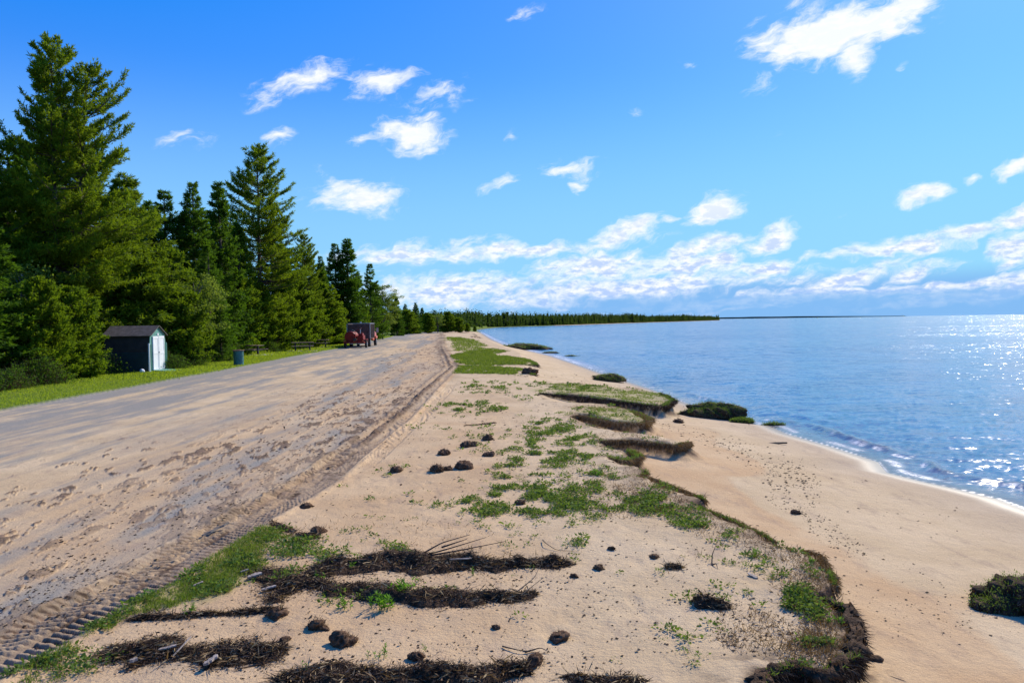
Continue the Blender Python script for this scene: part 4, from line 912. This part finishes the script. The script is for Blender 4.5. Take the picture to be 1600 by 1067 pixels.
turf('turf_mound', 818, 540.5, 3.2, 1.5, .5, -.4, 110, 'dark turf bank on the far shore, nearest the bend', n=2500, bl=.2, brown=.2)
turf('turf_mound', 860, 551, .8, .5, .22, -.75, 111, 'tiny dark lump far down the waterline', n=700, bl=.1)
turf('turf_mound', 892, 556, .7, .4, .2, -.78, 112, 'tiny green lump far down the waterline', n=700, bl=.1)
def bank(pix, seed, n, lb, bl=.10, depth=.30, brown='dry', green=.5, width=.16, soil=True):
    """fringe of roots hanging over the torn edge of the terrace, soil rag behind it"""
    rng = np.random.default_rng(seed); c = np.array([P(a, b) for a, b in pix]); L = np.concatenate([[0], np.cumsum(np.linalg.norm(np.diff(c, axis=0), axis=1))]); T = L[-1]
    root = empty('turf_edge', (0, 0, 0)); n = int(n*1.8); nu, nv = max(24, int(T/.025)), 16
    U, V_ = np.meshgrid(np.linspace(0, 1, nu), np.linspace(0, 1, nv), indexing='ij')
    def fr(u):
        x = np.interp(u*T, L, c[:, 0]); y = np.interp(u*T, L, c[:, 1]); e = .02; dx = np.interp(np.minimum(u+e, 1)*T, L, c[:, 0])-np.interp(np.maximum(u-e, 0)*T, L, c[:, 0]); dy = np.interp(np.minimum(u+e, 1)*T, L, c[:, 1])-np.interp(np.maximum(u-e, 0)*T, L, c[:, 1]); nn = np.hypot(dx, dy)+1e-6
        return x, y, dy/nn, -dx/nn       # outward normal (right of travel)
    def surf(u, v):
        x, y, nx, ny = fr(u); end = np.clip(np.minimum(u, 1-u)*8, 0, 1)**.5
        o_ = (-width*.35+v*width*1.6+.05*(fbm(u*T*5+seed, v*2, 3)-.5)*2)*1.0
        rag = width*(-.05+2.1*fbm(u*T*2.6+seed, u*0+seed, 4, .65))
        o_ = np.where(v > .6, rag*.45-(v-.6)/.4*rag*.55+.10*(fbm(u*T*7+seed, v*6+4, 3, .6)-.5), -width*.35+v/.6*(width*.35+rag*.45))
        dp = depth*(.10+1.7*np.clip(fbm(u*T*3.0+seed*2, u*0, 4, .65)-.2, 0, 1))
        z = np.where(v < .6, .05*(fbm(u*T*4+seed, v*4+seed, 3, .6)-.45), .025-(v-.6)/.4*dp)
        X_, Y_ = x+nx*o_*end, y+ny*o_*end; return X_, Y_, z*end-.02*(1-end)-.14*sm(X_, 1.6, 4.6)*sm(Y_, 12, 16)*sm(Y_, 80, 40)
    X_, Y_, z = surf(U.ravel(), V_.ravel()); jj = .05*min(1.5, 1+depth); z = z+jj*(fbm(X_*16, Y_*16+z*20, 4, .65)-.5); X_ = X_+jj*(fbm(X_*14+z*25, Y_*14+7, 4, .65)-.5)
    I = np.arange(nu*nv).reshape(nu, nv); F = np.stack([I[:-1, :-1], I[1:, :-1], I[1:, 1:], I[:-1, 1:]], -1).reshape(-1, 4)
    # thickness: a second skin behind, closed by the fold
    if soil: b = mesh_obj('soil', np.stack([X_, Y_, z], -1), F, M['soilm'], root); so = b.modifiers.new('t', 'SOLIDIFY'); so.thickness = .03; so.offset = -1
    u = rng.random(n); v = np.where(rng.random(n) < .35, rng.uniform(.0, .5, n), rng.uniform(.45, 1.0, n)); X_, Y_, z = surf(u, v); _, _, nx, ny = fr(u)
    d = unit(np.stack([nx*.5, ny*.5, -.8*np.ones(n)], -1)+rng.normal(0, .4, (n, 3))); Ls = bl*rng.uniform(.3, 1.5, n)
    quads_obj('roots', diam(np.stack([X_, Y_, z+.01], -1), d, Ls, np.full(n, .005)*(1+.04*np.hypot(X_, Y_)), rng), rng.random(n)**1.1, M[brown], root)
    k = int(n*green); u = rng.random(k); v = rng.uniform(.05, .62, k); X_, Y_, z = surf(u, v); kk = fbm(X_*3, Y_*3, 2) > .46; X_, Y_, z = X_[kk], Y_[kk], z[kk]; k = len(X_)
    d = unit(rng.normal(0, .8, (k, 3))+[0, 0, .6]); Ls = bl*.5*rng.uniform(.5, 1.3, k)
    quads_obj('grass', diam(np.stack([X_, Y_, z], -1), d, Ls, Ls*.16, rng), rng.random(k), M['weed'], root)
    if soil and T > 1:
        for k in range(9):
            uu = np.array([rng.uniform(.08, .92)]); vv = np.array([rng.choice([.3, 1.0])]); X_, Y_, z = surf(uu, vv); _, _, nx, ny = fr(uu); r_ = rng.uniform(.03, .065)*min(1.6, .7+T/5)
            if vv[0] > .5: X_ = X_+nx*rng.uniform(.05, .25); Y_ = Y_+ny*rng.uniform(.05, .25); z = terrain(X_, Y_)
            l_ = lump('fallen_sod' if vv[0] > .5 else 'sod_clump', r_*rng.uniform(1, 1.6), r_, r_*.6, seed+k*7, M['soilm'], root, sub=3, rough=.6); l_.location = (X_[0], Y_[0], z[0]+.0)
    tag(root, lb, 'turf edge', 'torn turf along the bank')
bank([(1160,1100),(1190,1055),(1235,1040),(1285,1055),(1332,1025),(1337,990),(1322,950),(1288,935)], 201, 5200, 'dark overhanging turf corner of the bank in the right foreground', bl=.09, brown='dark', green=.30, width=.09, depth=.30)
bank([(1306,915),(1296,895),(1278,868),(1250,858)], 202, 1500, 'narrow root-lined edge above the overhanging corner', bl=.06, green=.6, width=.08, depth=.22, soil=False)
bank([(1210,845),(1170,826),(1140,812),(1105,798),(1078,786)], 203, 1300, 'low sandy turf edge right of the centre weed patch', bl=.07, green=.5, width=.08, depth=.12, soil=False)
bank([(1100,779),(1060,768),(1035,757),(1000,745)], 204, 2200, 'dry brown roots fringing the edge by the large weed patch', bl=.11, green=.25, width=.13, depth=.2, soil=False)
bank([(975,728),(1012,737),(1000,748)], 205, 1000, 'small brown torn turf lobe below two others', bl=.10, green=.2, width=.14, depth=.2, soil=False)
bank([(945,712),(975,720),(998,712),(980,702)], 206, 1200, 'middle brown turf lobe beside the beach', bl=.12, green=.4, width=.16, depth=.2, soil=False)
bank([(938,688),(985,686),(1055,690),(1078,682)], 207, 3200, 'long straw-coloured turf tongue reaching on to the beach', bl=.11, green=.06, width=.16, depth=.2, soil=False)
bank([(890,650),(905,648),(960,657),(1005,656),(1012,648),(985,636)], 208, 4200, 'tall brown torn turf tongue, second from the green-topped ledge', bl=.13, green=.10, width=.22, depth=.24, brown='dry', soil=False)
bank([(835,618),(845,614),(960,622),(1035,626),(1050,619),(1030,607)], 209, 6000, 'long green-topped turf ledge with a dark undercut reaching to the lake', bl=.12, green=.35, width=.28, depth=.26, brown='dark', soil=False)
bank([(795,587),(832,586),(822,578)], 211, 1500, 'small earth ledge at the foot of the far green turf', bl=.2, green=.4, width=.3, depth=.3, brown='dark', soil=False)
bank([(762,571),(800,570),(838,570),(822,562),(792,557)], 212, 2500, 'bright green far turf tongue', bl=.18, green=2, width=.4, depth=.3, brown='dark', soil=False)
bank([(768,554),(790,549),(770,545)], 213, 1200, 'dark edge of the farther turf patch', bl=.25, green=.8, width=.5, depth=.35, brown='dark', soil=False)

# leafy weeds
def weed(px, py, s, n, seed, lb):
    rng = np.random.default_rng(seed); q = P(px, py); z = float(terrain(np.array([q[0]]), np.array([q[1]]))[0]); o = empty('leafy_weed', (q[0], q[1], z)); Vs = []; lines = []
    for k in range(n):
        bx, by = rng.normal(0, s*.42, 2)*(n > 1); hh_ = s*rng.uniform(.5, 1.1); a, b = rng.normal(0, .2, 2); t = np.linspace(0, 1, 5); st = np.stack([bx+a*hh_*t, by+b*hh_*t, hh_*t], -1); lines.append((st, .0022*(1-t*.5)))
        m_ = 11; u = rng.uniform(.1, 1, m_); A_ = rng.random(m_)*6.28; p = np.stack([bx+a*hh_*u, by+b*hh_*u, hh_*u], -1); d = unit(np.stack([np.cos(A_), np.sin(A_), rng.uniform(.3, 1.3, m_)], -1))
        L = s*rng.uniform(.28, .55, m_); Vs.append(diam(p, d, L, L*.24, rng))
    V, F = tubes(lines, 4); mesh_obj('stem', V, F, M['lush'], o); A = np.concatenate(Vs); quads_obj('leaves', A, rng.random(len(A)), M['lush'], o); tag(o, lb, 'weed', 'leafy green weeds')
for i, (px, py, s, n, lb) in enumerate([(598,950,.12,16,'tallest bright leafy weed clump on the sand below the second debris pile'),(625,930,.11,22,'bright leafy weeds growing out of the second debris pile'),(540,950,.09,7,'leafy weed left of the tallest clump'),(742,898,.07,2,'small bright sprout on the long debris pile'),(600,1028,.07,5,'leafy weed above the nearest debris pile'),
    (575,1030,.07,1,'single blade-like sprout left of another weed in the foreground'),(665,1018,.07,1,'thin single sprout beside the brown clod'),(480,1052,.06,2,'pale sprout at the bottom near the debris'),(548,890,.07,5,'grassy sprout on the left of the long debris pile'),(935,744,.10,5,'bright leafy tuft at the right side of the weed patch'),(1268,882,.07,6,'leafy tuft on the bank edge'),(1180,866,.07,6,'leafy weed on the upper right terrace'),(505,905,.07,3,'small sprout between the debris piles'),(668,930,.07,2,'single sprout right of the bright weeds'),(1305,975,.07,7,'leafy weeds on the lip of the overhanging corner'),(230,935,.07,9,'leafy clump in the verge grass by the tyre track'),(300,960,.06,9,'leafy clump low in the verge grass')]):
    weed(px, py, s, n, 300+i, lb)

# ------------------------------------------------------------------ built things
class MB:
    def __init__(s): s.V = []; s.F = []
    def add(s, V, F): b = len(s.V); s.V += [tuple(v) for v in V]; s.F += [tuple(i+b for i in f) for f in F]; return s
    def box(s, x0, x1, y0, y1, z0, z1): return s.add([(x0, y0, z0), (x1, y0, z0), (x1, y1, z0), (x0, y1, z0), (x0, y0, z1), (x1, y0, z1), (x1, y1, z1), (x0, y1, z1)], [(3, 2, 1, 0), (4, 5, 6, 7), (0, 1, 5, 4), (1, 2, 6, 5), (2, 3, 7, 6), (3, 0, 4, 7)])
    def cyl(s, c, ax, r, L, n=24, r2=None):
        r2 = r if r2 is None else r2; ax = {'x': 0, 'y': 1, 'z': 2}[ax]; o = [k for k in range(3) if k != ax]; V = []
        for t, rr_ in ((-L/2, r), (L/2, r2)):
            for k in range(n):
                a = 2*math.pi*k/n; p = list(c); p[ax] += t; p[o[0]] += rr_*math.cos(a); p[o[1]] += rr_*math.sin(a); V.append(p)
        return s.add(V, [(k, (k+1) % n, n+(k+1) % n, n+k) for k in range(n)]+[tuple(range(n))[::-1], tuple(range(n, 2*n))])
    def bar(s, p, q, r, n=6): V, F = tubes([(np.array([p, q], float), [r, r])], n); s.add(V, [tuple(f) for f in F]); return s
    def prism(s, prof, ax, a, b):   # profile in the other two axes, extruded
        ax = {'x': 0, 'y': 1}[ax]; n = len(prof); V = []
        for t in (a, b):
            for (u, z) in prof: V.append((t, u, z) if ax == 0 else (u, t, z))
        return s.add(V, [(k, (k+1) % n, n+(k+1) % n, n+k) for k in range(n)]+[tuple(range(n))[::-1], tuple(range(n, 2*n))])
    def build(s, name, mat, parent=None, bev=.0):
        o = mesh_obj(name, s.V, s.F, mat, parent); bm = bmesh.new(); bm.from_mesh(o.data); bmesh.ops.recalc_face_normals(bm, faces=bm.faces); bm.to_mesh(o.data); bm.free()
        if bev: b = o.modifiers.new('b', 'BEVEL'); b.width = bev; b.segments = 2; b.limit_method = 'ANGLE'
        return o
M['shedgreen'] = simple('shed_green', (.10, .27, .22), .5, var=.15, scale=2)
M['shedbrown'] = simple('shed_wall', (.030, .022, .018), .8, var=.3, scale=3)
M['shedlow'] = simple('shed_low_wall', (.008, .03, .035), .6, var=.3, scale=3)
M['roofm'] = simple('shed_roof', (.10, .08, .07), .85, var=.4, scale=5, bump=.01)
M['white'] = simple('white_paint', (.78, .79, .78), .5, var=.06, scale=3)
M['barrel'] = simple('barrel_green', (.03, .14, .13), .45, var=.3, scale=6)
M['lidm'] = simple('rusty_lid', (.22, .09, .06), .7, var=.4, scale=10)
M['wood'] = simple('table_wood', (.30, .20, .14), .75, var=.3, scale=6, bump=.005)
M['steel'] = simple('dark_steel', (.05, .05, .055), .5, .6, var=.3)
M['galv'] = simple('grey_steel', (.40, .40, .42), .4, .7, var=.2)
M['red'] = simple('red_paint', (.22, .010, .006), .5, var=.3, scale=3, spec=.3)
M['boxm'] = simple('box_paint', (.085, .045, .038), .6, var=.5, scale=4)
M['rubber'] = simple('tyre_rubber', (.03, .03, .03), .85, var=.3, scale=10)
M['glass'] = simple('window_glass', (.03, .06, .08), .08, var=.1)
M['conc'] = simple('concrete', (.42, .40, .37), .9, var=.2, scale=5, bump=.004)
M['lamp'] = simple('lamp_lens', (.65, .62, .55), .2, var=.1)
M['orange'] = simple('orange_paint', (.60, .10, .03), .4, var=.2, coat=.4)

# shed: ridge along x, doors face the road (+x)
q = P(233, 583); shed = empty('garden_shed', (q[0], q[1], .05))
W2, D = 2.0, 2.35
prof = [(0, 0), (.05, 1.2), (.16, 1.95), (W2/2, 2.38), (W2-.16, 1.95), (W2-.05, 1.2), (W2, 0)]
MB().prism(prof, 'x', -D, 0).build('body', M['shedbrown'], shed)
ft = MB().prism(prof, 'x', .002, .03)
for k in range(8): ft.box(.03, .045, .06+k*.035, .075+k*.035, .1, 1.45).box(.03, .045, W2-.075-k*.035, W2-.06-k*.035, .1, 1.45)
ft.build('front_panel', M['shedgreen'], shed)
lw = MB()
for k in range(9): lw.box(-D+.02, -.03, -.018+k*.004, .02+k*.004, .02+k*.115, .118+k*.115)
lw.build('lower_siding', M['shedlow'], shed)
rf = MB(); e = .10
for (a, b) in (((.02, 1.87), (W2/2, 2.40)), ((W2/2, 2.40), (W2-.02, 1.87))):
    dx, dz = b[0]-a[0], b[1]-a[1]; L = math.hypot(dx, dz); nx, nz = -dz/L*.035, dx/L*.035
    rf.prism([a, b, (b[0]+nx, b[1]+nz), (a[0]+nx, a[1]+nz)], 'x', -D-.12, .14)
rf.build('roof', M['roofm'], shed)
for s_ in (0, 1):
    y0 = W2/2-.66+s_*.67; dd_ = MB().box(.045, .075, y0, y0+.65, .06, 1.86).build('door', M['white'], shed, .004)
    tr_ = MB()
    for (a, b, c, d) in ((y0+.02, y0+.10, .08, 1.84), (y0+.57, y0+.63, .08, 1.84), (y0+.10, y0+.57, .08, .18), (y0+.10, y0+.57, 1.74, 1.84), (y0+.10, y0+.57, .92, 1.0)): tr_.box(.075, .09, a, b, c, d)
    tr_.build('trim', M['white'], dd_)
MB().box(.09, .12, W2/2-.06, W2/2+.06, .98, 1.02).build('door_handle', M['steel'], shed)
MB().box(.031, .06, W2/2-.07, W2/2+.07, 1.90, 2.02).build('sign_plate', M['white'], shed)
for y0 in (-.012, W2-.03): MB().box(-.01, .055, y0, y0+.045, .0, 1.5).build('corner_trim', M['white' if y0 < 0 else 'shedgreen'], shed)
MB().prism([(.05, .0), (1.0, .0), (1.0, .02), (.05, .10)], 'y', W2/2-.7, W2/2+.7).build('ramp', M['shedgreen'], shed)
tag(shed, 'small gambrel-roofed garden shed with green front and white double doors under the trees', 'shed')
q = P(222, 584); o = lump('white_rock', .12, .10, .14, 9, M['white'], rough=.3); o.location = (q[0], q[1], .12); tag(o, 'small white rock in the grass in front of the shed wall', 'rock')

# barrel
q = P(373, 572); br_ = empty('trash_barrel', (q[0], q[1], .05))
bb = MB().cyl((0, 0, .43), 'z', .29, .86, 32)
for z in (.02, .29, .58, .85): bb.cyl((0, 0, z), 'z', .305, .025, 32)
bb.build('drum', M['barrel'], br_, .004)
MB().cyl((0, 0, .885), 'z', .34, .035, 32).cyl((0, 0, .92), 'z', .12, .04, 16).build('lid', M['lidm'], br_, .006)
tag(br_, 'green steel trash barrel with a brown lid at the edge of the lawn', 'trash barrel')
# picnic tables
def table():
    o = empty('picnic_table')
    t = MB()
    for k in range(5): t.box(-.95, .95, -.37+k*.15, -.235+k*.15, .735, .775)
    t.build('tabletop', M['wood'], o, .004)
    for s_ in (-1, 1):
        b = MB()
        for k in range(2): b.box(-.95, .95, s_*.72-.14+k*.15, s_*.72-.01+k*.15, .43, .465)
        b.build('bench', M['wood'], o, .004)
    for s_ in (-1, 1):
        MB().box(s_*.62-.06, s_*.62+.06, -.06, .06, .0, .70).box(s_*.62-.05, s_*.62+.05, -.36, .36, .70, .735).box(s_*.62-.04, s_*.62+.04, -.8, .8, .36, .43).build('leg', M['steel'], o, .004)
    MB().box(-1.3, 1.3, -1.1, 1.1, -.06, .015).build('slab', M['conc'], o)
    return o
t0 = table(); tg = ['nearest picnic table, just right of the barrel', 'middle picnic table at the lawn edge', 'farthest picnic table, closest to the truck']
for i, (px, py, rz) in enumerate([(393, 556, -.35), (473, 549.5, .25), (499, 543.5, .1)]):
    o = t0 if i == 0 else copy_tree(t0); q = P(px, py); o.location = (q[0], q[1], .07); o.rotation_euler = (0, 0, rz); tag(o, tg[i], 'picnic table', 'picnic tables on the lawn')
q = P(512, 535)
for k, (dx, lb) in enumerate(((0, 'left white post of the pair beyond the farthest picnic table'), (.75, 'right white post of the pair beyond the farthest picnic table'))):
    o = MB().box(-.11, .11, -.08, .08, -.05, .95).prism([(-.11, .95), (.11, .95), (0, 1.03)], 'y', -.08, .08).build('white_post', M['white'], None, .005); o.location = (q[0]+dx*1.6, q[1]+k*.3, .03); tag(o, lb, 'post', 'white posts')

# truck (rear towards the camera)
def wheel(parent, x, y, r=.40, w_=.25):
    o = MB().cyl((x, y, r), 'x', r, w_, 28).build('wheel', M['rubber'], parent, .02)
    s_ = 1 if x > 0 else -1
    MB().cyl((x+s_*(w_/2+.004), y, r), 'x', r*.55, .03, 20).cyl((x+s_*(w_/2+.02), y, r), 'x', r*.2, .05, 12).build('rim', M['galv'], o)
trk = empty('dump_truck', (-16.0, 80.2, 0), R_(2))
MB().box(-.45, .45, -.1, 6.1, .55, .72).box(-1.0, 1.0, -.12, .0, .60, .75).build('chassis', M['steel'], trk)
bx_ = MB().box(-1.15, 1.15, 0, 3.3, .86, .94).box(-1.15, -1.09, 0, 3.3, .94, 2.42).box(1.09, 1.15, 0, 3.3, .94, 2.42).box(-1.09, 1.09, 3.22, 3.3, .94, 2.42).box(-1.09, 1.09, .0, .06, .94, 2.36)
for k in range(6): bx_.box(1.15, 1.21, .1+k*.6, .18+k*.6, .94, 2.36).box(-1.21, -1.15, .1+k*.6, .18+k*.6, .94, 2.36)
for k in range(3): bx_.box(-1.05, 1.05, -.04, -.002, 1.1+k*.5, 1.18+k*.5)
bx_.build('dump_box', M['boxm'], trk, .006)
MB().box(-1.17, 1.17, -.03, .10, 2.42, 2.49).box(1.09, 1.19, .1, 3.3, 2.42, 2.48).box(-1.19, -1.09, .1, 3.3, 2.42, 2.48).build('top_rail', M['galv'], trk, .005)
MB().box(1.15, 1.23, -.05, .03, .86, 2.42).box(-1.23, -1.15, -.05, .03, .86, 2.42).build('corner_post', M['galv'], trk, .005)
cb_ = MB().prism([(3.55, .75), (3.55, 2.15), (3.75, 2.25), (4.75, 2.25), (5.15, 1.55), (6.2, 1.42), (6.35, 1.2), (6.35, .6), (3.55, .6)], 'x', -.95, .95).build('cab', M['orange'], trk, .04)
for s_ in (-1, 1): MB().box(s_*.955-.006, s_*.955+.006, 3.75, 4.65, 1.50, 2.08).build('side_window', M['glass'], trk)
MB().box(-.8, .8, 3.53, 3.548, 1.55, 2.08).build('rear_window', M['glass'], trk)
for s_ in (-1, 1):
    MB().box(s_*1.28-.10, s_*1.28+.10, 4.72, 4.78, 1.45, 1.95).bar((s_*.95, 4.75, 1.6), (s_*1.2, 4.75, 1.6), .015).bar((s_*.95, 4.75, 1.85), (s_*1.2, 4.75, 1.85), .015).build('mirror', M['galv'], trk)
    MB().box(s_*.98-.10, s_*.98+.14, 4.9, 6.0, .78, 1.05).build('fender', M['orange'], trk, .03)
for x in (-.95, .95):
    for y in (1.0, 5.45): wheel(trk, x, y, .44, .28)
for x in (-.85, .85): MB().box(x-.08, x+.08, -.145, -.12, .63, .72).build('tail_lamp', M['red'], trk)
MB().cyl((.2, .2, 2.55), 'z', .09, .14, 16).build('beacon', M['lamp'], trk)
tag(trk, 'parked truck with a dark dump box and an orange-red cab, seen from behind', 'truck')
# red kettle trailer behind the truck
trl = empty('tar_kettle_trailer', (-15.75, 77.4, 0), R_(2))
MB().box(-1.0, -.9, -1.1, 1.5, .5, .62).box(.9, 1.0, -1.1, 1.5, .5, .62).box(-1.0, 1.0, -1.2, -1.08, .48, .64).box(-1, 1, 1.4, 1.5, .5, .62).box(-.06, .06, 1.5, 2.7, .5, .6).build('frame', M['red'], trl, .005)
dr_ = MB().cyl((-.42, .1, 1.12), 'y', .56, 2.0, 32); dr_.build('tank', M['red'], trl, .06)
MB().box(-.75, -.1, -.5, .5, 1.66, 1.74).cyl((-.42, .0, 1.78), 'z', .18, .10, 20).build('tank_lid', M['steel'], trl, .01)
MB().box(.28, .85, -.6, .7, .72, 1.25).box(.36, .76, -.4, .5, 1.25, 1.45).build('engine_housing', M['red'], trl, .03)
MB().cyl((.50, -.2, 1.65), 'z', .055, .5, 14).bar((.50, -.2, 1.88), (.66, -.3, 2.02), .05, 10).build('exhaust_pipe', M['galv'], trl)
MB().bar((.1, -.9, .7), (.1, -.9, 1.7), .03).bar((.1, -.9, 1.7), (.55, -.9, 1.85), .03).bar((.85, -.7, .7), (.75, -.7, 1.6), .03).build('hose_boom', M['red'], trl)
MB().cyl((.1, -1.06, .85), 'y', .16, .10, 20).build('hose_reel', M['steel'], trl)
MB().box(-.35, .75, -1.24, -1.20, .42, .47).build('bumper', M['galv'], trl)
MB().box(.82, 1.18, -.55, .55, .80, .86).box(-1.18, -.82, -.55, .55, .80, .86).build('fender', M['red'], trl, .02)
for x in (-1.05, 1.05): wheel(trl, x, 0, .36, .2)
for x in (-.9, .9): MB().box(x-.07, x+.07, -1.235, -1.2, .66, .78).build('tail_lamp', M['orange'], trl)
tag(trl, 'red tar kettle trailer with a round tank, hitched behind the truck', 'trailer')
for o in bpy.data.objects:
    if o.parent and o.name.split('.')[0] in ('stalks', 'pale_stalks', 'bark_chips', 'rootlets', 'roots', 'stems', 'twigs', 'foliage', 'grass'): o['kind'] = 'stuff'
